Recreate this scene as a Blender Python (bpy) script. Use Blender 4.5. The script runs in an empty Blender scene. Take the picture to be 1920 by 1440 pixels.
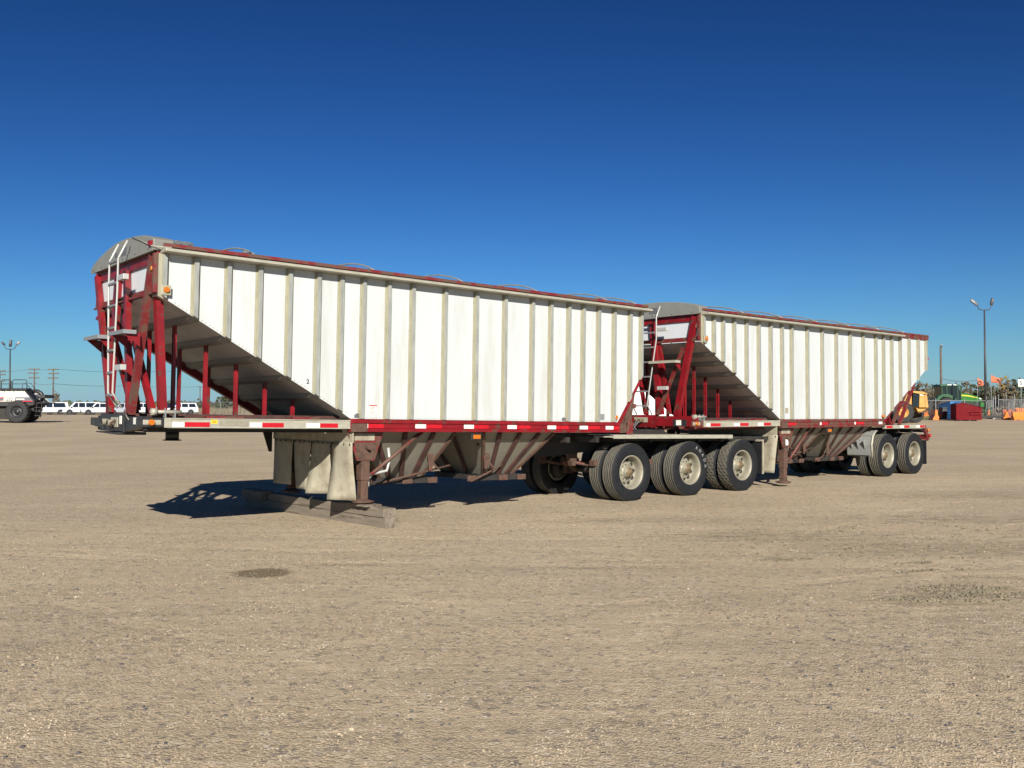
import bpy, bmesh, math, random
from math import sin, cos, pi, radians, sqrt, atan2
from mathutils import Vector, Matrix, noise
random.seed(7)
SC = bpy.context.scene
COL = SC.collection

# ------------------------------------------------------------------ camera
CAM_H, FPX, PITCH, ROLL = 1.6735, 1757.85, 0.0263, 0.0015
cd = bpy.data.cameras.new('camera')
cam = bpy.data.objects.new('camera', cd); COL.objects.link(cam)
cd.sensor_fit = 'HORIZONTAL'; cd.sensor_width = 36.0
cd.lens = FPX / 1920 * 36.0
cd.clip_start = 0.1; cd.clip_end = 20000
cam.matrix_world = (Matrix.Translation((0, 0, CAM_H)) @ Matrix.Rotation(PITCH + pi / 2, 4, 'X')
                    @ Matrix.Rotation(-ROLL, 4, 'Z'))
SC.camera = cam

# ------------------------------------------------------------------ light
SUN_EL = radians(26.1)
SUN_AZ = radians(173.1)          # clockwise from +Y
w = bpy.data.worlds.new('World'); SC.world = w; w.use_nodes = True
nt = w.node_tree; bg = nt.nodes['Background']
sky = nt.nodes.new('ShaderNodeTexSky'); sky.sky_type = 'NISHITA'
sky.sun_disc = False; sky.sun_elevation = SUN_EL; sky.sun_rotation = SUN_AZ
sky.altitude = 600; sky.air_density = 1.0; sky.dust_density = 0.4; sky.ozone_density = 1.5
SKY_REF, SKY_GAM, SKY_TINT = 9.0, 1.75, (0.295, 0.655, 1.01)   # camera-like contrast of the blue
d1 = nt.nodes.new('ShaderNodeVectorMath'); d1.operation = 'SCALE'; d1.inputs['Scale'].default_value = 1 / SKY_REF
gm = nt.nodes.new('ShaderNodeGamma'); gm.inputs[1].default_value = SKY_GAM
d2 = nt.nodes.new('ShaderNodeVectorMath'); d2.operation = 'MULTIPLY'; d2.inputs[1].default_value = tuple(SKY_REF * c for c in SKY_TINT)
nt.links.new(sky.outputs[0], d1.inputs[0]); nt.links.new(d1.outputs[0], gm.inputs[0]); nt.links.new(gm.outputs[0], d2.inputs[0])
# thin haze brightening towards the horizon, the same all round
tcw = nt.nodes.new('ShaderNodeTexCoord'); sxw = nt.nodes.new('ShaderNodeSeparateXYZ'); nt.links.new(tcw.outputs['Generated'], sxw.inputs[0])
def wm(op, a, b):
    x = nt.nodes.new('ShaderNodeMath'); x.operation = op
    for i, q in enumerate((a, b)):
        if isinstance(q, (int, float)): x.inputs[i].default_value = q
        else: nt.links.new(q, x.inputs[i])
    return x.outputs[0]
hz = wm('MULTIPLY', wm('POWER', 2.71828, wm('MULTIPLY', wm('MAXIMUM', sxw.outputs[2], 0.0), -17.0)), 0.9)
hm = nt.nodes.new('ShaderNodeMix'); hm.data_type = 'RGBA'; nt.links.new(hz, hm.inputs[0]); nt.links.new(d2.outputs[0], hm.inputs[6])
hm.inputs[7].default_value = (3.75, 5.8, 7.5, 1)
nt.links.new(hm.outputs[2], bg.inputs[0]); bg.inputs[1].default_value = 0.05
sl = bpy.data.lights.new('sun', 'SUN'); sl.energy = 5.0; sl.angle = radians(0.5)
sl.color = (1.0, 0.94, 0.84)
so = bpy.data.objects.new('sun', sl); COL.objects.link(so)
sd = Vector((sin(SUN_AZ) * cos(SUN_EL), cos(SUN_AZ) * cos(SUN_EL), sin(SUN_EL)))
so.rotation_euler = sd.to_track_quat('Z', 'Y').to_euler(); so.location = sd * 50
vs = SC.view_settings
vs.view_transform = 'Standard'; vs.look = 'None'; vs.exposure = 0.75; vs.gamma = 1.0
vs.use_curve_mapping = False

# ------------------------------------------------------------------ materials
def mat(name, col, rough=0.6, metal=0.0, spec=0.5, noise_amt=0.0, noise_scale=5.0, bump=0.0, bump_scale=60.0,
        col2=None, mix_lo=0.5, mix_hi=0.65, mix_scale=3.0, stretch=None, coat=0.0, detail=6):
    m = bpy.data.materials.new(name); m.use_nodes = True
    n = m.node_tree; b = n.nodes['Principled BSDF']
    b.inputs['Roughness'].default_value = rough; b.inputs['Metallic'].default_value = metal
    b.inputs['Specular IOR Level'].default_value = spec
    b.inputs['Coat Weight'].default_value = coat
    b.inputs['Base Color'].default_value = (*col, 1)
    if noise_amt or bump or col2:
        tc = n.nodes.new('ShaderNodeTexCoord'); src = tc.outputs['Object']
        if stretch:
            mp = n.nodes.new('ShaderNodeMapping'); mp.inputs['Scale'].default_value = stretch
            n.links.new(src, mp.inputs[0]); src = mp.outputs[0]
    cur = None
    if noise_amt:
        nz = n.nodes.new('ShaderNodeTexNoise'); nz.inputs['Scale'].default_value = noise_scale
        nz.inputs['Detail'].default_value = detail; n.links.new(src, nz.inputs['Vector'])
        mx = n.nodes.new('ShaderNodeMix'); mx.data_type = 'RGBA'
        mx.inputs[6].default_value = (*[c * (1 - noise_amt) for c in col], 1)
        mx.inputs[7].default_value = (*[min(1, c * (1 + noise_amt)) for c in col], 1)
        rp = n.nodes.new('ShaderNodeValToRGB'); rp.color_ramp.elements[0].position = .3; rp.color_ramp.elements[1].position = .7
        n.links.new(nz.outputs[0], rp.inputs[0]); n.links.new(rp.outputs[0], mx.inputs[0]); cur = mx.outputs[2]
    if col2:
        nz = n.nodes.new('ShaderNodeTexNoise'); nz.inputs['Scale'].default_value = mix_scale
        nz.inputs['Detail'].default_value = 8; nz.inputs['Roughness'].default_value = .65
        n.links.new(src, nz.inputs['Vector'])
        rp = n.nodes.new('ShaderNodeValToRGB'); rp.color_ramp.elements[0].position = mix_lo; rp.color_ramp.elements[1].position = mix_hi
        n.links.new(nz.outputs[0], rp.inputs[0])
        mx = n.nodes.new('ShaderNodeMix'); mx.data_type = 'RGBA'
        mx.inputs[6].default_value = (*col, 1); mx.inputs[7].default_value = (*col2, 1)
        if cur: n.links.new(cur, mx.inputs[6])
        n.links.new(rp.outputs[0], mx.inputs[0]); cur = mx.outputs[2]
    if cur: n.links.new(cur, b.inputs['Base Color'])
    if bump:
        nz = n.nodes.new('ShaderNodeTexNoise'); nz.inputs['Scale'].default_value = bump_scale; nz.inputs['Detail'].default_value = 5
        n.links.new(src, nz.inputs['Vector'])
        bp = n.nodes.new('ShaderNodeBump'); bp.inputs['Strength'].default_value = bump; bp.inputs['Distance'].default_value = .01
        n.links.new(nz.outputs[0], bp.inputs['Height']); n.links.new(bp.outputs[0], b.inputs['Normal'])
    return m

M = {}
M['white'] = mat('white_panel_paint', (.455, .48, .485), .38, noise_amt=.03, noise_scale=1.4, col2=(.37, .365, .32), mix_lo=.50, mix_hi=.85, mix_scale=1.6, stretch=(2.2, 2, .35), bump=.5, bump_scale=3)
M['front_white'] = mat('front_panel_paint', (.50, .53, .56), .4, col2=(.45, .40, .38), mix_lo=.55, mix_hi=.8, mix_scale=2)
M['stiff'] = mat('grey_stiffener', (.18, .175, .155), .6)  # grey steel, toned darker still to imitate the shade under the slope
M['sheet'] = mat('stained_galvanised_sheet', (.39, .39, .375), .5, .15, noise_amt=.15, noise_scale=2.5, col2=(.34, .335, .315), mix_lo=.5, mix_hi=.62, mix_scale=1.6, bump=.2, bump_scale=3)
M['hopper'] = mat('dusty_hopper_sheet', (.175, .165, .135), .65, .0, noise_amt=.12, noise_scale=3, col2=(.17, .15, .11), mix_lo=.52, mix_hi=.7, mix_scale=2.2)
M['ribface'] = mat('lit_crown_aluminium', (.285, .295, .275), .4, .2, noise_amt=.2, noise_scale=7, stretch=(3, 3, .5), bump=.08, bump_scale=40)  # crown toned greyer than the webs, imitating shading between rib faces
M['rib'] = mat('weathered_aluminium_rib', (.31, .295, .215), .45, .15, noise_amt=.12, noise_scale=9, stretch=(3, 3, .6), bump=.08, bump_scale=40)
M['alu'] = mat('weathered_aluminium', (.34, .325, .26), .5, .15, noise_amt=.14, noise_scale=6, stretch=(1, 1, 4), col2=(.24, .225, .17), mix_lo=.55, mix_hi=.8, mix_scale=5)
M['red'] = mat('worn_red_paint', (.165, .004, .008), .42, noise_amt=.3, noise_scale=4, col2=(.075, .036, .024), mix_lo=.57, mix_hi=.61, mix_scale=6, bump=.1, bump_scale=30)
M['redrust'] = mat('rusting_red_paint', (.15, .010, .013), .6, noise_amt=.25, noise_scale=5, col2=(.095, .047, .032), mix_lo=.46, mix_hi=.54, mix_scale=5, bump=.3, bump_scale=50)
M['rust'] = mat('rust', (.078, .043, .029), .8, noise_amt=.35, noise_scale=12, col2=(.22, .02, .03), mix_lo=.60, mix_hi=.66, mix_scale=9, bump=.4, bump_scale=60)
M['shaderust'] = mat('shade_darkened_rust', (.055, .022, .018), .8, noise_amt=.4, noise_scale=8)  # rust with shade mixed into its colour, for nose rail and hopper stiffeners
M['black'] = mat('black_paint', (.018, .019, .022), .45, noise_amt=.3, noise_scale=6, col2=(.05, .04, .035), mix_lo=.55, mix_hi=.7, mix_scale=8)
M['dark'] = mat('greasy_dark_steel', (.02, .017, .015), .7, noise_amt=.4, noise_scale=6)
M['cap'] = mat('grey_canvas_cap', (.175, .178, .162), .6, noise_amt=.08, noise_scale=3, bump=.15, bump_scale=6)
M['tarp'] = mat('rolled_tarp', (.09, .11, .12), .6, noise_amt=.3, noise_scale=6, bump=.6, bump_scale=12)
M['bow'] = mat('galvanised_bow', (.30, .31, .29), .45, .4, noise_amt=.1, noise_scale=10)
M['ladder'] = mat('ladder_aluminium', (.42, .42, .40), .35, .2, noise_amt=.05, noise_scale=10)
M['rung'] = mat('ladder_rung_grey', (.20, .21, .215), .5, .3, noise_amt=.1, noise_scale=20)
M['tyre'] = mat('tyre_rubber', (.0085, .0095, .012), .7, spec=.3, noise_amt=.25, noise_scale=9, col2=(.016, .016, .016), mix_lo=.5, mix_hi=.75, mix_scale=6)
M['tread'] = mat('dusty_tread', (.085, .078, .062), .85, noise_amt=.25, noise_scale=20, bump=.4, bump_scale=90)
M['rim'] = mat('dusty_wheel_paint', (.235, .22, .168), .5, .1, noise_amt=.14, noise_scale=6, col2=(.20, .175, .125), mix_lo=.5, mix_hi=.75, mix_scale=7)
M['hub'] = mat('oily_hub', (.16, .12, .07), .5, .3, noise_amt=.4, noise_scale=20)
M['flap'] = mat('dusty_rubber_flap', (.31, .285, .215), .8, noise_amt=.10, noise_scale=4, col2=(.17, .14, .095), mix_lo=.45, mix_hi=.72, mix_scale=4, bump=.9, bump_scale=7)
M['fender'] = mat('grey_plastic_fender', (.19, .195, .185), .5, noise_amt=.12, noise_scale=5, col2=(.30, .29, .26), mix_lo=.55, mix_hi=.8, mix_scale=3)
M['wood'] = mat('weathered_timber', (.175, .145, .11), .85, noise_amt=.25, noise_scale=9, stretch=(1, .12, 1), col2=(.10, .078, .055), mix_lo=.52, mix_hi=.6, mix_scale=8, bump=1.0, bump_scale=26)
M['amber'] = mat('amber_lens', (.42, .12, .008), .25, spec=.6)
M['redlens'] = mat('red_lens', (.35, .01, .01), .25)
M['tw'] = mat('reflective_white', (.66, .65, .60), .35, noise_amt=.05, noise_scale=20)
M['tr'] = mat('reflective_red', (.40, .006, .014), .35, noise_amt=.12, noise_scale=15)
M['yellow'] = mat('yellow_sticker', (.75, .50, .02), .5)
M['ink'] = mat('black_ink', (.02, .02, .025), .5)
M['letter'] = mat('worn_sidewall_lettering', (.20, .20, .195), .7)
M['hose'] = mat('grey_hose', (.10, .10, .11), .5)
M['glass'] = mat('dark_glass', (.012, .015, .018), .08, spec=.6)
M['carwhite'] = mat('white_vehicle_paint', (.50, .52, .55), .25, coat=.4)
M['carsilver'] = mat('silver_vehicle_paint', (.36, .39, .43), .3, .3, coat=.4)
M['carblack'] = mat('black_vehicle_paint', (.015, .017, .02), .25, coat=.4)
M['trim'] = mat('dark_plastic_trim', (.03, .03, .033), .6)
M['chrome'] = mat('wheel_alloy', (.5, .5, .5), .3, .6)
M['polewood'] = mat('grey_pole_wood', (.095, .08, .065), .9, noise_amt=.25, noise_scale=3)
M['lamppole'] = mat('dark_bronze_pole', (.035, .032, .036), .5)
M['lamphead'] = mat('grey_lamp_head', (.02, .02, .022), .5)
M['lampglass'] = mat('lamp_glass', (.12, .12, .12), .3)
M['wire'] = mat('wire', (.07, .08, .10), .6)
M['green'] = mat('tractor_green', (.016, .13, .014), .3, coat=.3)
M['dkgreen'] = mat('tractor_dark_green', (.02, .075, .03), .4)  # darker green of cab roof, pillars, fender and frame rods
M['tryellow'] = mat('tractor_yellow', (.5, .42, .03), .4)
M['macyellow'] = mat('machine_yellow', (.45, .235, .05), .45, noise_amt=.1, noise_scale=3)
M['orange'] = mat('orange_plastic', (.60, .155, .012), .5, noise_amt=.1, noise_scale=4)
M['orangef'] = mat('orange_flag_cloth', (.50, .12, .05), .7)
M['binred'] = mat('dumpster_red', (.125, .006, .009), .8, spec=.15, noise_amt=.15, noise_scale=3, col2=(.09, .02, .022), mix_lo=.55, mix_hi=.7)
M['binblue'] = mat('dumpster_blue', (.035, .16, .40), .5, noise_amt=.1)
M['bindark'] = mat('dumpster_lid', (.035, .035, .04), .6)
M['galv'] = mat('galvanised_pipe', (.21, .22, .23), .5, .2)
M['seedwhite'] = mat('seeder_tank', (.78, .75, .62), .4)
M['seedgrey'] = mat('seeder_stripe', (.12, .12, .14), .4)
M['seedred'] = mat('seeder_red', (.5, .015, .03), .4)
M['rubberbig'] = mat('big_tyre_rubber', (.022, .022, .022), .85, noise_amt=.2, noise_scale=4)
M['leafdark'] = mat('dark_shrub_leaves', (.055, .066, .030), .8, noise_amt=.5, noise_scale=2.0)
M['leafbrown'] = mat('brown_autumn_leaves', (.125, .10, .062), .8, noise_amt=.5, noise_scale=2.0)
M['leafgold'] = mat('golden_autumn_leaves', (.30, .19, .05), .8, noise_amt=.35, noise_scale=2.0)
M['twig'] = mat('grey_twigs', (.15, .125, .105), .9, noise_amt=.3, noise_scale=3)
M['farwood'] = mat('far_wood', (.045, .05, .038), .9, noise_amt=.4, noise_scale=.05)
M['grass'] = mat('dull_grass', (.085, .10, .04), .9, noise_amt=.4, noise_scale=3)
M['boxwhite'] = mat('enclosed_trailer_white', (.72, .73, .72), .4)
M['pebble'] = mat('pebble_stone', (.30, .245, .18), .85, noise_amt=.5, noise_scale=1.7)
M['pebdark'] = mat('dark_pebble_stone', (.085, .08, .085), .8, noise_amt=.4, noise_scale=2)
M['clod'] = mat('mud_clod', (.165, .14, .095), .95, noise_amt=.3, noise_scale=4)

# ------------------------------------------------------------------ mesh helpers
class MB:
    def __init__(s): s.v = []; s.f = []; s.mi = []; s.sm = []
    def add(s, vs, fs, mi=0, smooth=False):
        o = len(s.v); s.v += [tuple(x) for x in vs]
        for f in fs: s.f.append(tuple(i + o for i in f)); s.mi.append(mi); s.sm.append(smooth)
        return s
    def box(s, a, b, mi=0):
        x0, y0, z0 = a; x1, y1, z1 = b
        if x0 > x1: x0, x1 = x1, x0
        if y0 > y1: y0, y1 = y1, y0
        if z0 > z1: z0, z1 = z1, z0
        return s.add([(x0, y0, z0), (x1, y0, z0), (x1, y1, z0), (x0, y1, z0), (x0, y0, z1), (x1, y0, z1), (x1, y1, z1), (x0, y1, z1)],
                     [(0, 3, 2, 1), (4, 5, 6, 7), (0, 1, 5, 4), (1, 2, 6, 5), (2, 3, 7, 6), (3, 0, 4, 7)], mi)
    def bar(s, p, q, wd, ht, up=(0, 0, 1), mi=0):
        p = Vector(p); q = Vector(q); d = (q - p).normalized(); up = Vector(up)
        a = d.cross(up)
        if a.length < 1e-4: a = d.cross(Vector((1, 0, 0)))
        a.normalize(); b = a.cross(d).normalized()
        vs = []
        for c in (p, q):
            for sx, sy in ((-1, -1), (1, -1), (1, 1), (-1, 1)): vs.append(c + a * sx * wd / 2 + b * sy * ht / 2)
        return s.add(vs, [(0, 1, 2, 3)[::-1], (4, 5, 6, 7), (0, 1, 5, 4), (1, 2, 6, 5), (2, 3, 7, 6), (3, 0, 4, 7)], mi)
    def tube(s, pts, r, n=8, mi=0, cap=True, r2=None):
        pts = [Vector(p) for p in pts]; vs = []; fs = []
        prev = None
        for i, p in enumerate(pts):
            d = (pts[min(i + 1, len(pts) - 1)] - pts[max(i - 1, 0)]).normalized()
            a = prev - d * prev.dot(d) if prev is not None else d.cross(Vector((.13, .31, .94)))
            if a.length < 1e-5: a = d.cross(Vector((1, 0, 0)))
            a.normalize(); prev = a; b = d.cross(a)
            rr = r if r2 is None else r + (r2 - r) * i / (len(pts) - 1)
            for k in range(n):
                t = 2 * pi * k / n; vs.append(p + a * cos(t) * rr + b * sin(t) * rr)
        for i in range(len(pts) - 1):
            for k in range(n):
                k2 = (k + 1) % n
                fs.append((i * n + k, i * n + k2, (i + 1) * n + k2, (i + 1) * n + k))
        s.add(vs, fs, mi, True)
        if cap:
            o = len(s.v) - len(vs)
            s.f.append(tuple(o + k for k in range(n))[::-1]); s.mi.append(mi); s.sm.append(False)
            e = o + (len(pts) - 1) * n
            s.f.append(tuple(e + k for k in range(n))); s.mi.append(mi); s.sm.append(False)
        return s
    def prism(s, pts, axis, a, b, mi=0):
        """pts: 2-D outline; axis 'y': pts are (x,z), extruded y from a to b; 'x': (y,z); 'z': (x,y)"""
        def mk(p, t):
            return {'y': (p[0], t, p[1]), 'x': (t, p[0], p[1]), 'z': (p[0], p[1], t)}[axis]
        n = len(pts); vs = [mk(p, a) for p in pts] + [mk(p, b) for p in pts]
        fs = [tuple(range(n))[::-1], tuple(range(n, 2 * n))]
        for i in range(n): j = (i + 1) % n; fs.append((i, j, n + j, n + i))
        return s.add(vs, fs, mi)
    def lathe(s, prof, n=48, mi=0, mf=None, rf=None, smooth=True):
        """profile of (r, y) turned round the y axis"""
        vs = []; fs = []; m = len(prof)
        for k in range(n):
            t = 2 * pi * k / n
            for j, (r, y) in enumerate(prof):
                rr = rf(r, y, k, j) if rf else r
                vs.append((rr * cos(t), y, rr * sin(t)))
        o = len(s.v); s.v += vs
        for k in range(n):
            k2 = (k + 1) % n
            for j in range(m - 1):
                s.f.append((o + k * m + j, o + k * m + j + 1, o + k2 * m + j + 1, o + k2 * m + j))
                s.mi.append(mf(j) if mf else mi); s.sm.append(smooth)
        return s
    def build(s, name, mats, parent=None, recalc=True, bevel=0):
        me = bpy.data.meshes.new(name); me.from_pydata(s.v, [], s.f)
        if not isinstance(mats, (list, tuple)): mats = [mats]
        for m in mats: me.materials.append(M[m] if isinstance(m, str) else m)
        me.polygons.foreach_set('material_index', s.mi); me.polygons.foreach_set('use_smooth', s.sm)
        if recalc and len(s.f) < 60000:
            bm = bmesh.new(); bm.from_mesh(me); bmesh.ops.recalc_face_normals(bm, faces=bm.faces); bm.to_mesh(me); bm.free()
        me.update()
        o = bpy.data.objects.new(name, me); COL.objects.link(o)
        if parent: o.parent = parent
        if bevel:
            b = o.modifiers.new('bevel', 'BEVEL'); b.width = bevel; b.segments = 2; b.limit_method = 'ANGLE'; b.angle_limit = radians(40)
        return o

def tag(o, label=None, cat=None, group=None, kind=None):
    if label: o['label'] = label
    if cat: o['category'] = cat
    if group: o['group'] = group
    if kind: o['kind'] = kind
    return o
def empty(name, loc, rz=0, label=None, cat=None, group=None):
    o = bpy.data.objects.new(name, None); COL.objects.link(o); o.location = loc; o.rotation_euler = (0, 0, rz)
    o.empty_display_size = .3
    return tag(o, label, cat, group)
def copy_tree(o, parent=None):
    c = o.copy(); COL.objects.link(c)
    if parent: c.parent = parent
    for ch in list(o.children): copy_tree(ch, c)
    return c
def text_mesh(name, txt, size, m, parent=None, depth=.001, bold=False):
    cu = bpy.data.curves.new(name, 'FONT'); cu.body = txt; cu.size = size; cu.extrude = depth
    cu.align_x = 'CENTER'; cu.align_y = 'CENTER'
    if bold: cu.offset = size * .02
    t = bpy.data.objects.new(name + '_tmp', cu); COL.objects.link(t)
    dg = bpy.context.evaluated_depsgraph_get()
    me = bpy.data.meshes.new_from_object(t.evaluated_get(dg)); COL.objects.unlink(t); bpy.data.objects.remove(t)
    me.materials.clear(); me.materials.append(M[m])
    o = bpy.data.objects.new(name, me); COL.objects.link(o)
    if parent: o.parent = parent
    return o

# ------------------------------------------------------------------ terrain height
def gz(Y):
    if Y < 34: return 0.0
    if Y < 95: return 0.0088 * (Y - 34) * min(1, (Y - 34) / 10 + .2) if Y < 42 else 0.0088 * (Y - 34)
    return 0.537 + 0.0046 * (Y - 95)
def X_at(px, Y): return (px - 960) / FPX * Y

# ground sheet
ys = [-60, -20, 0] + [2 + i * 1.0 for i in range(32)] + [34 + i * 2 for i in range(32)] + [100, 110, 120, 135, 150, 165, 180, 200, 250, 300, 400, 600, 1000, 1800, 3200, 6000]
xsn = sorted(set([-6000, -3000, -1500, -800, -400, -200, -120, -80] + list(range(-60, 61, 3)) + [80, 120, 200, 400, 800, 1500, 3000, 6000]))
g = MB(); gv = []
for y in ys:
    for x in xsn:
        z = gz(y)
        if y > 3 and y < 95: z += 0.0
        gv.append((x, y, z))
nx = len(xsn); gf = []
for j in range(len(ys) - 1):
    for i in range(nx - 1): gf.append((j * nx + i, j * nx + i + 1, (j + 1) * nx + i + 1, (j + 1) * nx + i))
g.add(gv, gf, 0, True)

def ground_material():
    m = bpy.data.materials.new('gravel_yard'); m.use_nodes = True
    n = m.node_tree; L = n.links; N = n.nodes; b = N['Principled BSDF']
    b.inputs['Roughness'].default_value = .95; b.inputs['Specular IOR Level'].default_value = .15
    tc = N.new('ShaderNodeTexCoord'); P = tc.outputs['Object']
    def nz(scale, detail=5, rough=.55, vec=None, dist=0):
        t = N.new('ShaderNodeTexNoise'); t.inputs['Scale'].default_value = scale; t.inputs['Detail'].default_value = detail
        t.inputs['Roughness'].default_value = rough; t.inputs['Distortion'].default_value = dist
        L.new(vec or P, t.inputs['Vector']); return t.outputs[0]
    def ramp(src, a, bb, c0=(0, 0, 0), c1=(1, 1, 1)):
        r = N.new('ShaderNodeValToRGB'); e = r.color_ramp.elements; e[0].position = a; e[1].position = bb
        e[0].color = (*c0, 1); e[1].color = (*c1, 1); L.new(src, r.inputs[0]); return r.outputs[0]
    def mix(f, a, bb, bt='MIX'):
        x = N.new('ShaderNodeMix'); x.data_type = 'RGBA'; x.blend_type = bt
        for s, i in ((f, 0), (a, 6), (bb, 7)):
            if isinstance(s, (int, float)): x.inputs[i].default_value = s
            elif isinstance(s, tuple): x.inputs[i].default_value = (*s, 1)
            else: L.new(s, x.inputs[i])
        return x.outputs[2]
    def math_(op, a, bb=None, c=None):
        x = N.new('ShaderNodeMath'); x.operation = op
        for i, s in enumerate((a, bb, c)):
            if s is None: continue
            if isinstance(s, (int, float)): x.inputs[i].default_value = s
            else: L.new(s, x.inputs[i])
        return x.outputs[0]
    base = mix(ramp(nz(.22, 4), .35, .65), (.385, .312, .218), (.455, .370, .262))
    base = mix(math_('MULTIPLY', ramp(nz(.16, 4, .55), .50, .62), .4), base, (.365, .305, .235))
    # long faint drag marks left by graders and tyres
    mp = N.new('ShaderNodeMapping'); mp.inputs['Scale'].default_value = (.35, 2.2, 1); mp.inputs['Rotation'].default_value = (0, 0, radians(12)); L.new(P, mp.inputs[0])
    base = mix(ramp(nz(1.0, 5, .6, mp.outputs[0], .6), .38, .68, (.83, .83, .82), (1.06, 1.05, 1.04)), base, base)
    streak = ramp(nz(1.0, 6, .62, mp.outputs[0], .6), .35, .7, (.90, .90, .90), (1.06, 1.05, 1.04))
    base = mix(1.0, base, streak, 'MULTIPLY')
    # grit: coarse zones against smooth zones
    zone = ramp(nz(.55, 5, .6), .42, .60)
    v = N.new('ShaderNodeTexVoronoi'); v.inputs['Scale'].default_value = 62; v.feature = 'F1'; L.new(P, v.inputs['Vector'])
    sep = N.new('ShaderNodeSeparateColor'); L.new(v.outputs['Color'], sep.inputs[0])
    grit = ramp(sep.outputs[0], .0, 1.0, (.66, .65, .64), (1.30, 1.28, 1.25))
    gritf = math_('MULTIPLY_ADD', zone, .55, .30)
    g1 = mix(gritf, (1, 1, 1), grit)
    base = mix(1.0, base, g1, 'MULTIPLY')
    v2 = N.new('ShaderNodeTexVoronoi'); v2.inputs['Scale'].default_value = 26; L.new(P, v2.inputs['Vector'])
    s2 = N.new('ShaderNodeSeparateColor'); L.new(v2.outputs['Color'], s2.inputs[0])
    blk = math_('MULTIPLY', ramp(s2.outputs[1], .86, .90), ramp(v2.outputs['Distance'], .30, .22))
    base = mix(math_('MULTIPLY', blk, .55), base, (.13, .12, .12))
    wht = math_('MULTIPLY', ramp(s2.outputs[2], .92, .95), ramp(v2.outputs['Distance'], .28, .20))
    base = mix(math_('MULTIPLY', wht, .5), base, (.56, .49, .40))
    fine = nz(240, 3, .6); base = mix(1.0, base, ramp(fine, .3, .7, (.80, .80, .79), (1.18, 1.18, 1.17)), 'MULTIPLY')
    # faint curving tyre tracks
    sx = N.new('ShaderNodeSeparateXYZ'); L.new(P, sx.inputs[0]); X, Y = sx.outputs[0], sx.outputs[1]
    trk = None; wob = math_('MULTIPLY', math_('SUBTRACT', nz(.5, 3), .5), .5)
    for (cx, cy, rad, wd) in ((-16, -9, 21.0, .16), (-16, -9, 22.9, .16), (21, 0, 19.2, .17), (21, 0, 21.1, .17), (2, 46, 34, .18), (2, 46, 36, .18), (-8, -30, 41.5, .2), (14, -14, 25.6, .14)):
        dx = math_('SUBTRACT', X, cx); dy = math_('SUBTRACT', Y, cy)
        d = math_('SQRT', math_('ADD', math_('MULTIPLY', dx, dx), math_('MULTIPLY', dy, dy)))
        d = math_('ABSOLUTE', math_('ADD', math_('SUBTRACT', d, rad), wob))
        mr = N.new('ShaderNodeMapRange'); mr.inputs[1].default_value = wd; mr.inputs[2].default_value = wd * .45; L.new(d, mr.inputs[0])
        trk = mr.outputs[0] if trk is None else math_('MAXIMUM', trk, mr.outputs[0])
    trk = math_('MULTIPLY', trk, ramp(nz(.8, 5, .6), .40, .62))
    base = mix(math_('MULTIPLY', trk, .35), base, mix(1.0, base, (1.16, 1.15, 1.12), 'MULTIPLY'))
    # damp oval patch and churned mud to the right
    def blob(cx, cy, rx, ry, soft=.5, wob=.9, ns=3.0):
        a = math_('DIVIDE', math_('SUBTRACT', X, cx), rx); c = math_('DIVIDE', math_('SUBTRACT', Y, cy), ry)
        d = math_('SQRT', math_('ADD', math_('MULTIPLY', a, a), math_('MULTIPLY', c, c)))
        d = math_('ADD', d, math_('MULTIPLY', math_('SUBTRACT', nz(ns, 5, .65), .5), wob))
        mr = N.new('ShaderNodeMapRange'); mr.inputs[1].default_value = 1; mr.inputs[2].default_value = 1 - soft
        L.new(d, mr.inputs[0]); return mr.outputs[0]
    base = mix(math_('MULTIPLY', blob(-2.55, 9.62, .33, .33, .30, .45, 5.0), .85), base, (.125, .095, .055))
    mud = None
    mp2 = N.new('ShaderNodeMapping'); mp2.inputs['Scale'].default_value = (1.1, 4.5, 1); mp2.inputs['Rotation'].default_value = (0, 0, radians(-14)); L.new(P, mp2.inputs[0])
    mudtex = ramp(nz(2.2, 9, .75, mp2.outputs[0], .4), .50, .60)
    for a in ((4.1, 8.45, .8, .5), (3.6, 8.2, .7, .3), (5.5, 11.2, 2.4, .9), (3.2, 12.3, 2.3, .7), (1.9, 14.0, 2.0, .5), (6.5, 14.2, 2.6, .8), (9, 18, 3, 1)):
        k = blob(*a, .9, .8, 1.5); mud = k if mud is None else math_('MAXIMUM', mud, k)
    mf = math_('MULTIPLY', mud, mudtex)
    base = mix(math_('MULTIPLY', mf, .5), base, (.15, .125, .082))
    base = mix(math_('MULTIPLY', mud, .16), base, (.24, .215, .15))
    # far zones
    def band(y0, y1, s=6):
        a = N.new('ShaderNodeMapRange'); a.inputs[1].default_value = y0; a.inputs[2].default_value = y0 + s; L.new(Y, a.inputs[0])
        c = N.new('ShaderNodeMapRange'); c.inputs[1].default_value = y1; c.inputs[2].default_value = y1 + s; c.inputs[3].default_value = 1; c.inputs[4].default_value = 0; L.new(Y, c.inputs[0])
        return math_('MULTIPLY', a.outputs[0], c.outputs[0])
    dry = mix(ramp(nz(.08, 5), .4, .6), (.13, .115, .055), (.20, .165, .09))
    base = mix(band(163, 180, 3), base, dry)
    base = mix(band(205, 60000, 5), base, dry)
    L.new(base, b.inputs['Base Color'])
    # relief
    hgt = math_('ADD', math_('MULTIPLY', nz(38, 6, .7), 1.0), math_('MULTIPLY', v.outputs['Distance'], -.8))
    hgt = math_('ADD', hgt, math_('MULTIPLY', nz(6, 5, .6), 1.2))
    hgt = math_('ADD', hgt, math_('MULTIPLY', mf, 4.5))
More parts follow.
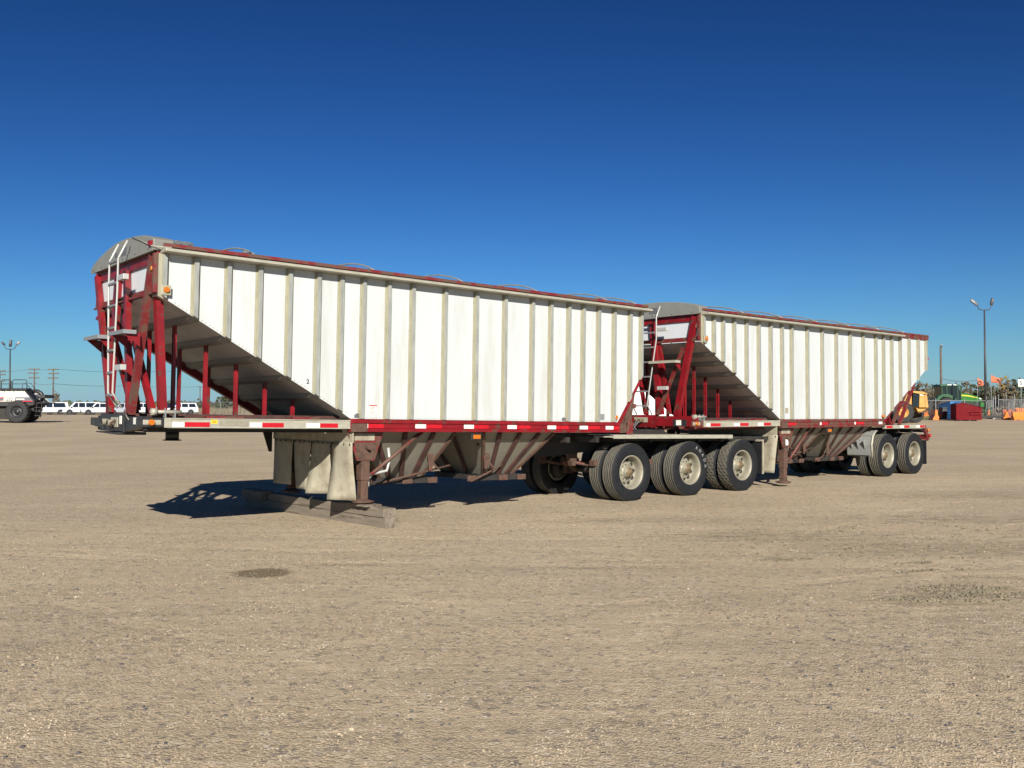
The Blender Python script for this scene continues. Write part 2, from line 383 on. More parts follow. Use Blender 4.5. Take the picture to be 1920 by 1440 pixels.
    hgt = math_('ADD', hgt, math_('MULTIPLY', trk, -1.6))
    hgt = math_('ADD', hgt, math_('MULTIPLY', nz(1.0, 6, .6, mp.outputs[0], .6), 3.5))
    bp = N.new('ShaderNodeBump'); bp.inputs['Strength'].default_value = .6; bp.inputs['Distance'].default_value = .012
    L.new(hgt, bp.inputs['Height']); L.new(bp.outputs[0], b.inputs['Normal'])
    return m
M['ground'] = ground_material()
go = g.build('ground', 'ground', recalc=False); tag(go, 'tan packed gravel yard with dry ground beyond', kind='structure')

# ================================================================== grain trailers
# local frame of a trailer: x runs rearward, y to the far side, z up from the top edge of the lower side rail
def trailer_frame(x0, y0, yaw, tp, z0):
    L = Vector((sin(yaw) * cos(tp), cos(yaw) * cos(tp), -sin(tp))); W = Vector((-cos(yaw), sin(yaw), 0)); U = L.cross(W)
    m = Matrix((L, W, U)).transposed().to_4x4(); m.translation = Vector((x0, y0, z0)); return m
W_ = 2.6           # body width
TOP = 2.02         # height of side wall above rail

def tyre_mesh(kind):
    """one tyre round the y axis, outer face at y=0, inner at y=.28"""
    R, r0 = .527, .302
    side = [(r0, .035), (r0 + .012, .018), (.35, .006), (.42, .0), (.465, .004), (.50, .014), (.518, .026)]
    tread = []
    rows = [.030, .066, .068, .076, .078, .112, .114, .122, .124, .156, .158, .166, .168, .202, .204, .212, .214, .250]
    for i, y in enumerate(rows):
        deep = (i % 4) in (2, 3) and i not in (0, 17)
        tread.append((R - (.016 if deep else 0.0) - .012 * ((y - .14) / .11) ** 2 * .5, y))
    prof = side + tread + [(r, .28 - y) for r, y in side[::-1]]
    nseg = 96 if kind == 'lug' else 72
    t0, t1 = len(side), len(side) + len(tread)
    def rf(r, y, k, j):
        if kind == 'lug' and t0 <= j < t1:
            blk = (j - t0) // 4
            if (k + blk * 2) % 4 == 0: return r - .018
        if kind == 'wavy' and t0 <= j < t1 and (j - t0) % 4 in (2, 3): return r - .003 * (k % 2)
        return r
    b = MB(); b.lathe(prof, nseg, mf=lambda j: 1 if t0 - 1 <= j < t1 else 0, rf=rf, smooth=(kind != 'lug'))
    return b
def rim_mesh():
    b = MB()
    prof = [(.306, .034), (.312, .022), (.304, .014), (.288, .022), (.280, .040), (.272, .050), (.268, .085), (.262, .12), (.262, .185),
            (.245, .205), (.215, .19), (.17, .165), (.135, .16), (.10, .162), (.10, .10), (.085, .075), (.055, .066), (0.0001, .064)]
    b.lathe(prof, 40)
    return b
def holes_mesh():
    b = MB()
    for k in range(10):
        t = 2 * pi * (k + .3) / 10; cx, cz = .208 * cos(t), .208 * sin(t)
        b.tube([(cx * .98, .172, cz * .98), (cx, .20, cz)], .034, 12)  # solid dark disc painted in for the shade inside an open hand hole
        t = 2 * pi * (k + .8) / 10
        b.tube([(.138 * cos(t), .165, .138 * sin(t)), (.138 * cos(t), .145, .138 * sin(t))], .009, 6)
    return b
def hub_mesh():
    b = MB(); b.lathe([(.088, .10), (.088, .072), (.07, .056), (.045, .054), (.03, .04), (.0001, .038)], 20); return b
_proto = {}
def add_wheel(parent, u, v, wz, kind, flip=False, spin=0.0):
    """dual half: a rim with tyre and hub; outer face at y=v"""
    if not _proto:
        for k in ('rib', 'wavy', 'lug'):
            o = tyre_mesh(k).build('tyre', ['tyre', 'tread']); _proto[k] = o.data; bpy.data.objects.remove(o)
        for k, f, m in (('rim', rim_mesh, 'rim'), ('holes', holes_mesh, 'dark'), ('hubm', hub_mesh, 'hub')):
            o = f().build(k, m); _proto[k] = o.data; bpy.data.objects.remove(o)
    w_ = bpy.data.objects.new('wheel', _proto['rim']); COL.objects.link(w_); w_.parent = parent
    w_.location = (u, v, wz); w_.rotation_euler = (0, spin, pi if flip else 0)
    if flip: w_.rotation_euler = (0, spin, pi)
    for nm, k in (('tyre', kind), ('hand_hole', 'holes'), ('hub', 'hubm')):
        c = bpy.data.objects.new(nm, _proto[k]); COL.objects.link(c); c.parent = w_
    return w_

def lamp_part(parent, name, pos, r, m='amber', axis='y', plate=None):
    if plate:
        MB().box(*plate).build('lamp_bracket', 'alu', parent, bevel=.004)
    b = MB(); x, y, z = pos
    if axis == 'y':
        vs = []
        b.tube([(x, y + .02, z), (x, y - .008, z), (x, y - .022, z)], r, 16, r2=r * .78)
    else: b.tube([(x + .02, y, z), (x - .008, y, z), (x - .022, y, z)], r, 16, r2=r * .78)
    return b.build(name, m, parent)

def grain_trailer(P):
    fr = trailer_frame(*P['frame'])
    T = bpy.data.objects.new('grain_trailer', None); COL.objects.link(T); T.matrix_world = fr
    tag(T, P['label'], 'grain trailer', 'hopper grain trailers coupled as a train')
    z0, tp = P['frame'][4], P['frame'][3]
    gw = lambda u: -(z0 - u * sin(tp)) / cos(tp)            # ground level under a point at u
    uE, uR = P['uE'], P['uR']
    f0, f1 = P['fs']; r0, r1 = P['rs']                      # (u,w) ends of the front and rear skirt lines
    def bot(u):
        a = f0[1] + (u - f0[0]) * (f1[1] - f0[1]) / (f1[0] - f0[0]) if u < f1[0] else 0
        b = r0[1] + (u - r0[0]) * (r1[1] - r0[1]) / (r1[0] - r0[0]) if u > r0[0] else 0
        return max(0.0, a, b)
    ribs = P['ribs']
    # ---- side panels
    edges = [P['u0']] + ribs[1:-1] + [P['uB']]
    for a, b in zip(edges[:-1], edges[1:]):
        a += .004; b -= .004
        cut = sorted([a, b] + [x for x in (f1[0], r0[0]) if a < x < b])
        pts = [(x, bot(x) + .001) for x in cut] + [(b, TOP), (a, TOP)]
        m = MB(); m.prism(pts, 'y', 0, .012); o = m.build('side_panel', 'white', T)
    # far wall
    pts = [(P['u0'], bot(P['u0'])), (f1[0], 0), (r0[0], 0), (P['uB'], bot(P['uB'])), (P['uB'], TOP), (P['u0'], TOP)]
    MB().prism(pts, 'y', W_ - .012, W_).build('far_side_wall', 'white', T)
    # ---- ribs (hat sections riveted over the joints)
    rv = MB()
    for i, u in enumerate(ribs):
        m = MB(); d = .052; fl, hw = .060, .030
        if i == 0: fl2 = .05
        prof = [(-fl, -.003), (-hw - .004, -.003), (-hw + .004, -d), (hw - .004, -d), (hw + .004, -.003), (fl, -.003)]
        top = TOP - .004
        inner = [(x, y - .0) for x, y in prof]
        vs = []; fs = []
        n = len(prof)
        for (x, y) in prof: vs.append((u + x, y, bot(u + x) + .006 if 0 < bot(u + x) else .004))
        for (x, y) in prof: vs.append((u + x, y, top))
        for k in range(n - 1): fs.append((k, k + 1, n + k + 1, n + k))
        fs.append((1, 4, 3, 2)); fs.append((n + 1, n + 2, n + 3, n + 4))
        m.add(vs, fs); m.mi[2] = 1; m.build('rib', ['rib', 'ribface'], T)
        z = bot(u) + .05
        while z < TOP - .05:
            for x in (-.05, .05):
                rv.box((u + x - .0045, -.008, z - .0045), (u + x + .0045, -.002, z + .0045))
            z += .075
    # slope-line rivets
    u = f0[0] + .1
    while u < f1[0] - .05: rv.box((u - .005, -.006, bot(u) + .022), (u + .005, .001, bot(u) + .032)); u += .05
    u = uR + .1
    while u < r0[0]: rv.box((u - .004, -.005, .018), (u + .004, .001, .026)); u += .04
    for k in range(P.get('rear_rivets', 0)):
        t = k / max(1, P['rear_rivets'] - 1); uu = r0[0] - .95 + t * (P['uB'] - r0[0] + .95); ww = .02 + t * .93
        rv.box((uu - .006, -.005, ww - .004), (uu + .006, .001, ww + .004))
    tag(rv.build('rivet', 'dark' if False else 'rib', T, recalc=False), kind='stuff')
    # ---- top rails
    cu0, cu1 = P['cap_rail']
    MB().prism([(-.190, TOP + .008), (-.190, TOP + .045), (-.15, TOP + .052), (.05, TOP + .085), (.05, TOP + .0), (-.16, TOP + .004)], 'x', cu0, cu1).build('gutter_rail', 'alu', T, bevel=.006)
    MB().prism([(-.03, TOP + .088), (-.03, TOP + .136), (.06, TOP + .136), (.06, TOP + .088)], 'x', cu0 + .02, uE).build('top_rail', 'redrust', T, bevel=.006)
    if cu1 < uE - .1:
        MB().prism([(-.035, TOP + .0), (-.035, TOP + .085), (.05, TOP + .085), (.05, TOP + .0)], 'x', cu1 + .003, uE - .02).build('top_rail', 'redrust', T, bevel=.005)
    MB().box((.2, W_ - .05, TOP), (uE, W_ + .05, TOP + .135)).build('top_rail', 'red', T, bevel=.006)
    # ---- lower side rail with lips
    m = MB()
    m.box((uR, -.030, -.062), (P['rail_end'], .10, -.003)); m.box((uR, -.012, -.135), (P['rail_end'], .10, -.0625)); m.box((uR, -.030, -.185), (P['rail_end'], .10, -.1355))
    m.build('side_rail', 'redrust' if P['rusty'] else 'red', T, bevel=.005)
    MB().box((uR, W_ - .1, -.185), (P['rail_end'], W_ + .03, -.003)).build('side_rail', 'red', T)
    MB().box((uR, -.033, -.184), (uR + .26, -.0302, -.066)).build('rail_end_plate', 'rust', T)
    # ---- front beam (aluminium) and bolster
    fb = P['front_beam']
    m = MB(); m.box((fb, -.004, -.138), (uR - .004, .05, -.022)); m.box((fb, -.014, -.03), (uR - .004, .06, -.018)); m.box((fb, -.014, -.142), (uR - .004, .06, -.130))
    m.build('front_side_beam', 'alu', T)
    MB().box((fb, W_ - .05, -.142), (uR, W_ + .01, -.018)).build('front_side_beam', 'alu', T)
    MB().box((fb - .02, -.020, -.140), (fb + .07, -.0145, -.020)).build('joint_plate', 'alu', T, bevel=.004)
    # deck frame of the nose
    m = MB()
    for v in (.35, .85, 1.75, 2.25): m.box((.05, v - .05, -.20), (uR + .6, v + .05, .0))
    m.box((.2, .30, -.20), (uR, 2.3, -.19))
    m.build('nose_frame', 'redrust' if P['rusty'] else 'dark', T)
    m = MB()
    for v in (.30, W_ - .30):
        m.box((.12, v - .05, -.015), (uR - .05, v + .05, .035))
    m.build('nose_rail', 'shaderust', T)  # dark tone stands in for the shadow lying along this rail
    m = MB(); m.box((.75, .06, -.017), (1.25, .2, .01)); m.box((1.95, .06, -.017), (2.35, .2, .014)); m.build('tie_plate', 'redrust', T, bevel=.006)
    m = MB(); m.tube([(.75, 1.3, -.2), (.75, 1.3, -.32)], .09, 14); m.tube([(.75, 1.3, -.32), (.75, 1.3, -.335)], .12, 14)
    m.build('kingpin', 'black', T)
    bm_ = 'red' if P['rusty'] else 'black'
    m = MB()
    if P['rusty']:
        m.box((-.02, .9 if False else 1.08 - .0, -.16), (.10, 2.6 - .9, .09)); m.box((-.018, .1, -.13), (.10, 1.08, .07))
        m.prism([(-.02, 1.09), (-.02, 1.07), (-.03, 1.06), (-.03, 1.1)], 'z', -.17, .085)
        m.box((-.015, 1.7, -.12), (.10, 2.5, .05))
    else:
        m.box((-.025, .9, -.205), (.12, 1.92, .028))
        m.prism([(.9, -.205), (.32, -.135), (.32, -.018), (.9, -.005)], 'x', -.012, .11)
        m.prism([(1.92, -.17), (2.44, -.135), (2.44, -.03), (1.92, -.035)], 'x', -.012, .11)
        m.box((-.032, .885, -.215), (.02, .925, .03))
        m.prism([(1.0, -.215), (2.0, -.215), (2.0, -.23), (1.0, -.25)], 'x', -.06, .3)
        m.prism([(-.005, .32), (.19, .015), (.19, .06), (.05, .34)], 'z', -.14, -.018)
    m.build('nose_bolster', bm_, T, bevel=.004)
    if P['rusty']:
        m = MB(); m.box((-.03, .30, -.13), (-.0205, .62, .0)); m.build('corner_plate', 'black', T)
        m = MB(); m.prism([(-.018, .1), (.0, -.002), (.0, .05), (.03, .1)], 'z', -.13, -.02); m.build('bolster_corner', 'redrust', T)
    # glad hands / sockets
    m = MB()
    if P['rusty']:
        m.box((-.035, 1.28, -.06), (-.0215, 1.62, .04)); m.build('socket_plate', 'alu', T)
        m = MB(); m.tube([(-.03, 1.40, -.02), (-.13, 1.40, -.03)], .035, 12); m.tube([(-.03, 1.53, -.01), (-.11, 1.53, -.02)], .03, 12); m.build('air_coupling', 'hub', T)
        for a in (.0, .06):
            MB().tube([(-.12, 1.42 + a, -.04), (-.22, 1.46 + a, -.16), (-.22, 1.3 + a, -.32), (-.16, 1.0, -.36)], .014, 8).build('air_hose', 'hose', T)
    else:
        m.box((-.036, 1.13, -.15), (-.026, 1.42, -.02)); m.build('socket_plate', 'alu', T)
        MB().box((-.036, .97, -.11), (-.0265, 1.06, .0)).build('white_sticker', 'tw', T, bevel=.01)
        m = MB(); m.lathe([(.001, 0), (.04, 0), (.05, -.02), (.05, -.07), (.038, -.07), (.032, -.03), (.001, -.03)], 20)
        for vy, vz in ((1.36, -.095), (1.60, -.085)):
            o = MB()
            o.tube([(-.02, vy, vz), (-.10, vy, vz)], .045, 18, cap=False); o.tube([(-.02, vy, vz), (-.098, vy, vz)], .036, 18)
            o.build('air_coupling', 'rim', T)
            MB().tube([(-.1, vy, vz), (-.103, vy, vz)], .034, 16).build('coupling_bore', 'dark', T)
        MB().tube([(-.04, 1.2, -.06), (-.09, 1.22, -.1), (-.06, 1.26, -.16)], .02, 8).build('air_coupling', 'rust', T)
        MB().tube([(-.03, .82, .03), (-.04, .74, -.01), (-.03, .68, -.05)], .005, 6).build('cable', 'alu', T)
    # side sticker + lamp at the nose
    if not P['rusty']:
        MB().box((-.0225, .43, -.105), (-.0135, .53, -.02)).build('white_sticker', 'tw', T)
    else:
        MB().box((.02 - .06, .42, -.11), (-.031, .54, -.01)).build('white_sticker', 'tw', T)
    la = P['nose_lamp']
    MB().box((la - .11, -.026, -.105), (la + .11, -.0145, -.045)).build('lamp_bracket', 'alu', T, bevel=.005)
    lamp_part(T, 'marker_lamp', (la - .01, -.035, -.075), .042)
    MB().box((fb - .35, -.014, -.128), (fb - .021, .03, -.022)).build('beam_nose', 'redrust' if P['rusty'] else 'black', T, bevel=.003)
    # tensioner roller over the beam
    m = MB(); a = fb
    m.tube([(a - .15, .12, .055), (a + .24, .12, .055)], .024, 10); m.tube([(a - .14, .12, .055), (a - .07, .12, .055)], .045, 10)
    m.build('roller_bar', 'alu', T)
    for q in (a + .03, a + .15):
        MB().prism([(.08, -.015), (.16, -.015), (.145, .08), (.12, .105), (.095, .08)], 'x', q - .006, q + .006).build('roller_bracket', 'galv', T)
    # ---- front wall
    fw = .075
    pn = MB(); pn.box((fw, .05, 1.58), (fw + .01, W_ - .05, TOP)); pn.build('front_panel', 'front_white', T)
    m = MB(); m.box((fw - .03, .02, TOP - .11), (fw + .02, W_ - .02, TOP + .03)); m.build('front_top_rail', 'red', T, bevel=.004)
    m = MB(); m.box((fw - .03, .02, 1.525), (fw + .02, W_ - .02, 1.605)); m.box((fw - .055, .02, 1.520), (fw - .031, W_ - .02, 1.545)); m.build('front_lower_rail', 'redrust', T, bevel=.004)
    for v in (.03, W_ - .07): MB().box((fw - .028, v, 1.606), (fw + .015, v + .04, TOP - .111)).build('front_corner_post', 'red', T)
    MB().box((-.0, -.004, 1.53), (P['u0'] - .03, .045, TOP)).build('front_corner_post', 'redrust', T)
    # corner flange plate with lamps
    MB().prism([(P['u0'] - .028, 1.49), (P['u0'] + .045, 1.455), (P['u0'] + .045, TOP), (P['u0'] - .028, TOP)], 'y', -.012, -.0045).build('corner_flange', 'rib', T)
    lamp_part(T, 'marker_lamp', (P['u0'] + .06, -.07, 1.565), .042)
    MB().box((P['u0'] + .0, -.066, 1.50), (P['u0'] + .12, -.053, 1.625)).build('lamp_bracket', 'rib', T, bevel=.01)
    MB().box((fw - .045, .055, 1.78), (fw - .031, .15, 1.90)).build('lamp_bracket', 'rim', T, bevel=.01)
    lamp_part(T, 'marker_lamp', (fw - .05, .13, 1.84), .036, axis='x')
    # ---- domed cap
    cp = P['cap_prof']
    m = MB(); m.prism(cp, 'x', -.012, .24); m.build('dome_cap', 'cap', T, bevel=.012)
    m = MB(); m.box((-.022, -.012, TOP + .022), (-.0125, W_ + .012, TOP + .095)); m.build('cap_lip', 'cap', T)
    for v in (.15, .65, 1.15, 1.65, 2.1, 2.5): MB().box((-.028, v - .008, TOP + .05), (-.0225, v + .008, TOP + .066)).build('cap_bolt', 'dark', T)
    m = MB(); m.box((-.016, 1.02, TOP + .10), (-.0125, 1.24, TOP + .22)); m.box((-.017, 1.40, TOP + .12), (-.0125, 1.52, TOP + .18)); m.build('mesh_patch', 'hose', T, bevel=.02)
    if not P['rusty']:
        MB().tube([(-.02, .80, TOP + .30), (-.025, .4, TOP + .20), (-.03, -.02, TOP + .075), (.05, -.06, TOP + .07), (.16, -.17, TOP + .06)], .006, 6).build('cap_strap', 'alu', T)
        MB().box((-.05, .012, TOP + .09), (.05, .09, TOP + .15)).build('rail_end_cap', 'red', T)
        # bunched tarp behind the cap
        m = MB()
        for k in range(9):
            m.tube([(.24 + .035 * k, .12 + .02 * (k % 3), TOP + .18), (.26 + .035 * k, .7, TOP + .25 + .012 * (k % 2)), (.26 + .035 * k, 1.4, TOP + .26), (.25 + .03 * k, 2.2, TOP + .2)], .035, 7)
        m.build('bunched_tarp', 'tarp', T)
    # ---- slope sheet, cross stiffeners, red edge beams
    sl_ = (f1[1] - f0[1]) / (f1[0] - f0[0]); s0 = (fw, f0[1] + (fw - f0[0]) * sl_)
    m = MB(); th = .02
    m.prism([s0, (f1[0], f1[1]), (f1[0], f1[1] + th), (s0[0], s0[1] + th)], 'y', .013, W_ - .013); m.build('slope_sheet', 'sheet', T)
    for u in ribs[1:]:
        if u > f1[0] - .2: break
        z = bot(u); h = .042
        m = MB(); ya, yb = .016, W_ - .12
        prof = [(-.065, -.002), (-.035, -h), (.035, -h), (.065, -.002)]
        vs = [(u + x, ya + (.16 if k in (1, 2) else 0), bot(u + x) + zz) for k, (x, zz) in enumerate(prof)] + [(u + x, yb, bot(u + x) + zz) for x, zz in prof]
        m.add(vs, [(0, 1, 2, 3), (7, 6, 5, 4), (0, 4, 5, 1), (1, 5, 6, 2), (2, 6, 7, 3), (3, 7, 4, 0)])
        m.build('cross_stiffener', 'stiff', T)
    m = MB()
    m.bar((s0[0], W_ - .06, s0[1] - .06), (f1[0], W_ - .06, f1[1] - .06), .10, .11, up=(0, 0, 1)); m.build('slope_edge_beam', 'red', T)
    rsl = MB(); rsl.prism([(r0[0], 0), (P['uB'], bot(P['uB'])), (P['uB'], bot(P['uB']) + .02), (r0[0], .02)], 'y', .013, W_ - .013); rsl.build('rear_slope_sheet', 'sheet', T)
    MB().box((P['uB'] - .012, .013, bot(P['uB'])), (P['uB'], W_ - .013, TOP)).build('rear_wall', 'white', T)
    # props under the slope
    for v in (.70, 1.68):
        for u in ribs[1:6]:
            if bot(u) < .15: continue
            m = MB(); d = .022
            for sx in (-1, 1): m.box((u - d, v + sx * d - .004, .03), (u + d, v + sx * d + .004, bot(u) - .055))
            m.box((u - .004, v - d + .0045, .03), (u + .004, v + d - .0045, bot(u) - .055))
            m.build('prop', 'red', T)
    # ---- gantry posts and braces of the nose
    pt = P['posts']
    for (nm, p, q, wd, dp, mm) in pt:
        m = MB(); p = Vector(p); q = Vector(q)
        d = (q - p).normalized(); a = Vector((1, 0, 0)); s_ = d.cross(a).normalized()
        # channel: web facing forward and two flanges
        m.bar(p, q, wd, .012, up=(1, 0, 0)) if False else None
        for off, w2, h2 in ((0, wd, .010),):
            m.bar(p, q, h2, w2, up=s_)
        for sg in (-1, 1):
            o = s_ * sg * (wd / 2 - .005) + Vector((dp / 2 + .0055, 0, 0)); m.bar(p + o, q + o, dp, .010, up=s_)
        m.build(nm, mm, T)
    # steps
    for (ua, va, vb, zz) in P['steps']:
        m = MB(); m.box((ua, va, zz - .03), (ua + .16, vb, zz)); m.box((ua - .008, va - .01, zz - .045), (ua - .0005, vb + .01, zz + .005)); m.box((ua, va - .01, zz - .045), (ua + .155, va - .0005, zz + .005))
        m.build('step', 'galv' if not P['rusty'] else 'alu', T)
        for v in (va + .04, vb - .05):
            MB().prism([(ua + .01, zz - .031), (ua + .22, zz - .031), (ua + .22, zz - .20)], 'y', v, v + .008).build('step_gusset', 'red', T)
    # ladder
    lv = P['ladder']
    rails = []
    for (vt, vb_) in lv['v']:
        path = [(-.10, vt - .05, 2.25), (-.16, vt, 2.04), (-.16, vt, 1.6), (-.15, vb_, .30), (-.03, vb_ - .02, .10)]
        if lv.get('swing'): path[0] = (-.08, vt - .10, 2.27)
        rails.append(path)
        MB().tube(path, .0135, 8).build('ladder_rail', 'ladder', T)
    nr = 6
    for k in range(nr + 1):
        z = .27 + k * (2.02 - .27) / nr; t = (z - .3) / (1.72)
        va = lv['v'][0][1] + (lv['v'][0][0] - lv['v'][0][1]) * t; vb_ = lv['v'][1][1] + (lv['v'][1][0] - lv['v'][1][1]) * t
        MB().box((-.175, min(va, vb_), z - .014), (-.135, max(va, vb_), z + .014)).build('ladder_rung', 'rung', T)
    for z in (.62, 1.78):
        m = MB(); va = min(lv['v'][0][0], lv['v'][1][0])
        m.box((-.17, va - .26, z - .035), (-.10, va - .02, z + .035)); m.build('ladder_bracket', 'ladder', T, bevel=.004)
    # ---- tarp bows
    for u in P['bows']:
        pts = []
        for k in range(13):
            t = k / 12; v = .02 + t * (W_ - .04); h = P['bow_h'] * (1 - abs(2 * t - 1) ** 2.6)
            pts.append((u + P.get('bow_skew', 0) * (t - .5), v, TOP + .12 + h))
        MB().tube(pts, .013, 7).build('tarp_bow', 'bow', T)
    if P['ridge']:
        m = MB()
        B = P['bows']; m.tube([(B[0] - 1.1, 1.3, TOP + .13 + P['bow_h'])] + [(u, 1.3, TOP + .135 + P['bow_h']) for u in B] + [(uE - .15, 1.3, TOP + .15)], .007, 6); m.build('ridge_cable', 'bow', T)
    else:
        m = MB(); u0 = P['bows'][0] - .18
        m.tube([(u0 - .02, .02, TOP + .155), (u0 + .10, .02, TOP + .155)], .018, 8); m.build('tarp_hinge', 'tarp', T)
    MB().tube([(.3, W_ + .02, TOP + .2), (uE - .3, W_ + .02, TOP + .2)], .06, 10).build('rolled_tarp', 'tarp', T)
    # ---- reflective tape
    for (a, b, side, col) in P['tape']:
        if side == 'beam': MB().box((a, -.0075, -.128), (b, -.0045, -.068)).build('reflective_tape', col, T)
        elif side == 'tail': MB().box((a, -.0185, -.232), (b, -.0155, -.172)).build('reflective_tape', col, T)
        else: MB().box((a, -.016, -.130), (b, -.0125, -.070)).build('reflective_tape', col, T)
    # ---- hoppers
    for (a, b, c, d) in P['hoppers']:
        zt, zb = -.187, -.90; v0, v1, y0, y1 = .13, W_ - .13, .74, 1.86
        A = [(a, v0, zt), (b, v0, zt), (b, v1, zt), (a, v1, zt)]; B = [(c, y0, zb), (d, y0, zb), (d, y1, zb), (c, y1, zb)]
        m = MB()
        th = .012
        quads = [(0, 1), (1, 2), (2, 3), (3, 0)]
        cen = Vector(((a + b) / 2, 1.3, -.5))
        for i, j in quads:
            p = [Vector(A[i]), Vector(A[j]), Vector(B[j]), Vector(B[i])]
            nn = (p[1] - p[0]).cross(p[3] - p[0]).normalized()
            if nn.dot(cen - p[0]) < 0: nn = -nn
            vs = p + [x + nn * th for x in p]
            m.add(vs, [(0, 1, 2, 3), (4, 5, 6, 7), (0, 1, 5, 4), (1, 2, 6, 5), (2, 3, 7, 6), (3, 0, 4, 7)])
        m.build('hopper', 'hopper', T)
        for i in range(4):
            o = Vector((0, -.012 if i < 2 else .012, -.01))
            MB().bar(Vector(A[i]) + o, Vector(B[i]) + o, .05, .03, up=(0, 1, .5)).build('hopper_corner', 'rust' if i < 2 else 'dark', T)
        # stiffeners on the near face and on the front/rear faces
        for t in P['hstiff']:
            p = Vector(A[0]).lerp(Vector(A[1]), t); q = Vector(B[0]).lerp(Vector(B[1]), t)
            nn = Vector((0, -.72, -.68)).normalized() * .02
            m = MB(); m.bar(p + nn, q + nn, .07, .03, up=nn); m.build('hopper_stiffener', 'shaderust', T)  # dark tone paints in the shade on the hopper's stiffeners
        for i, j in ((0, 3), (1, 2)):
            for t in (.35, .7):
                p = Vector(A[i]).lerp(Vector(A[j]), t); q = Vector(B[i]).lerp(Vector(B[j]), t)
                s = Vector((-.03 if i == 0 else .03, 0, -.02)); MB().bar(p + s, q + s, .07, .03, up=(1, 0, 0)).build('hopper_stiffener', 'shaderust', T)
        m = MB(); m.box((c - .15, y0 - .05, zb - .10), (d + .15, y0 - .02, zb + .0)); m.box((c - .15, y1 + .02, zb - .10), (d + .15, y1 + .05, zb))
        m.box((c - .15, y0 - .02, zb - .09), (c - .10, y1 + .02, zb - .01)); m.box((d + .10, y0 - .02, zb - .09), (d + .15, y1 + .02, zb - .01))
        m.box((c - .10, y0 - .01, zb - .05), (d + .10, y1 + .01, zb - .035)); m.build('gate_frame', 'dark', T)
        for q in (c - .28, (c + d) / 2 + .08, d + .18):
            m = MB(); m.box((q - .09, y0 - .10, zb - .105), (q + .09, y0 - .06, zb - .01)); m.build('gate_bracket', 'rust', T, bevel=.012)
    # gate linkage
    for (p, q) in P['rods']:
        MB().tube([p, q], .017, 7).build('gate_rod', 'rust', T)
    for (u, v, z, flip) in P['hangers']:
        m = MB(); s = -1 if flip else 1
        m.box((u - .16, v - .02, z - .035), (u + .13, v + .03, z - .0))
        m.prism([(u - .10, z - .036), (u + .04, z - .036), (u + .10 * s, z - .24), (u + .05 * s, z - .42), (u + .0 * s, z - .42), (u - .02, z - .24)], 'y', v, v + .014)
        m.prism([(u + .04, z - .30), (u + .2, z - .42), (u + .21, z - .40), (u + .07, z - .26)], 'y', v + .02, v + .034)
        m.build('gate_hanger', 'rust', T, bevel=.004)
    if P['mid_lamp']:
        u = P['mid_lamp']; MB().box((u - .10, .0, -.315), (u + .10, .04, -.19)).build('lamp_bracket', 'black', T, bevel=.01)
        m = MB(); m.box((u - .072, -.018, -.292), (u + .072, .0, -.225)); m.build('side_turn_lamp', 'amber', T, bevel=.018)
    # ---- landing gear
    G = P['gear']; ul, vl = G['u'], G['v']; foot = G['foot']
    for v, far in ((vl, 0), (W_ - vl, 1)):
        MB().box((ul - .07, v - .07, foot + .33), (ul + .07, v + .07, -.19)).build('landing_leg', 'rust' if not far else 'dark', T, bevel=.006)
        MB().box((ul - .058, v - .058, foot + .06), (ul + .058, v + .058, foot + .335)).build('leg_tube', 'rust', T, bevel=.006)
        m = MB(); s = .17
        m.lathe([(.001, 0), (.13, 0), (s, .018), (s, .03), (.10, .045), (.06, .075), (.001, .075)], 18)
        m.v = [(x + ul, z + v, y + foot) for (x, y, z) in m.v]
        m.build('foot_pad', 'rust', T)
        if not far:
            v2 = v - .085
            MB().prism([(ul - .32, -.19), (ul + .28, -.19), (ul + .14, -.60), (ul - .15, -.60)], 'y', v2, v2 + .014).build('gear_gusset', 'redrust', T)
            MB().box((ul - .20, v2 - .006, -.31), (ul + .13, v2 - .0005, -.21)).build('gusset_plate', 'flap', T)
            MB().prism([(ul - .20, -.34), (ul + .20, -.34), (ul + .12, -.58), (ul - .13, -.58)], 'y', v2 - .006, v2 - .0005).build('bolted_plate', 'rust', T)
            m = MB()
            for (a, b) in ((-.14, -.36), (.14, -.36), (-.13, -.45), (.12, -.45), (-.11, -.55), (.10, -.55)):
                m.tube([(ul + a, v2 - .0065, b), (ul + a, v2 - .018, b)], .014, 8)
            m.tube([(ul, v2 - .0065, -.42), (ul, v2 - .09, -.42)], .022, 8); tag(m.build('gusset_bolt', 'rust', T), kind='stuff')
            if P['rusty']: MB().box((ul - .06, v2 - .03, -.56), (ul + .03, v2 - .007, -.43)).build('side_marker', 'tw', T, bevel=.01)
        m = MB(); sa, sb = G['strut']
        m.tube([(sa[0], v - .02, sa[1]), (sb[0], v - .02, sb[1])], .028, 10); m.build('gear_strut', 'redrust', T)
        m = MB(); m.tube([(ul + .06, v, sa[1] - .03), (sa[0], v - .02, sa[1])], .03, 8); m.build('strut_clamp', 'rust', T)
    m = MB(); m.tube([(ul, vl, -.42), (ul, W_ - vl, -.42)], .022, 8); m.build('gear_shaft', 'dark', T)
    if not P['rusty']:
        m = MB(); pts = [(ul + .09, vl + .0, -.98), (ul + .09, vl, -.86), (ul + .16, vl, -.80), (ul + .40, vl, -.76), (ul + .45, vl, -.6), (ul + .42, vl, -.42)]
        m.tube(pts, .022, 8); m.build('crank_handle', 'ladder', T)
    # ---- flap curtain ahead of the gear
    uf = G['flap_u']
    MB().box((uf, .0, -.34), (uf + .02, 2.56, -.145)).build('curtain_header', 'flap', T)
    for k in range(12): pass
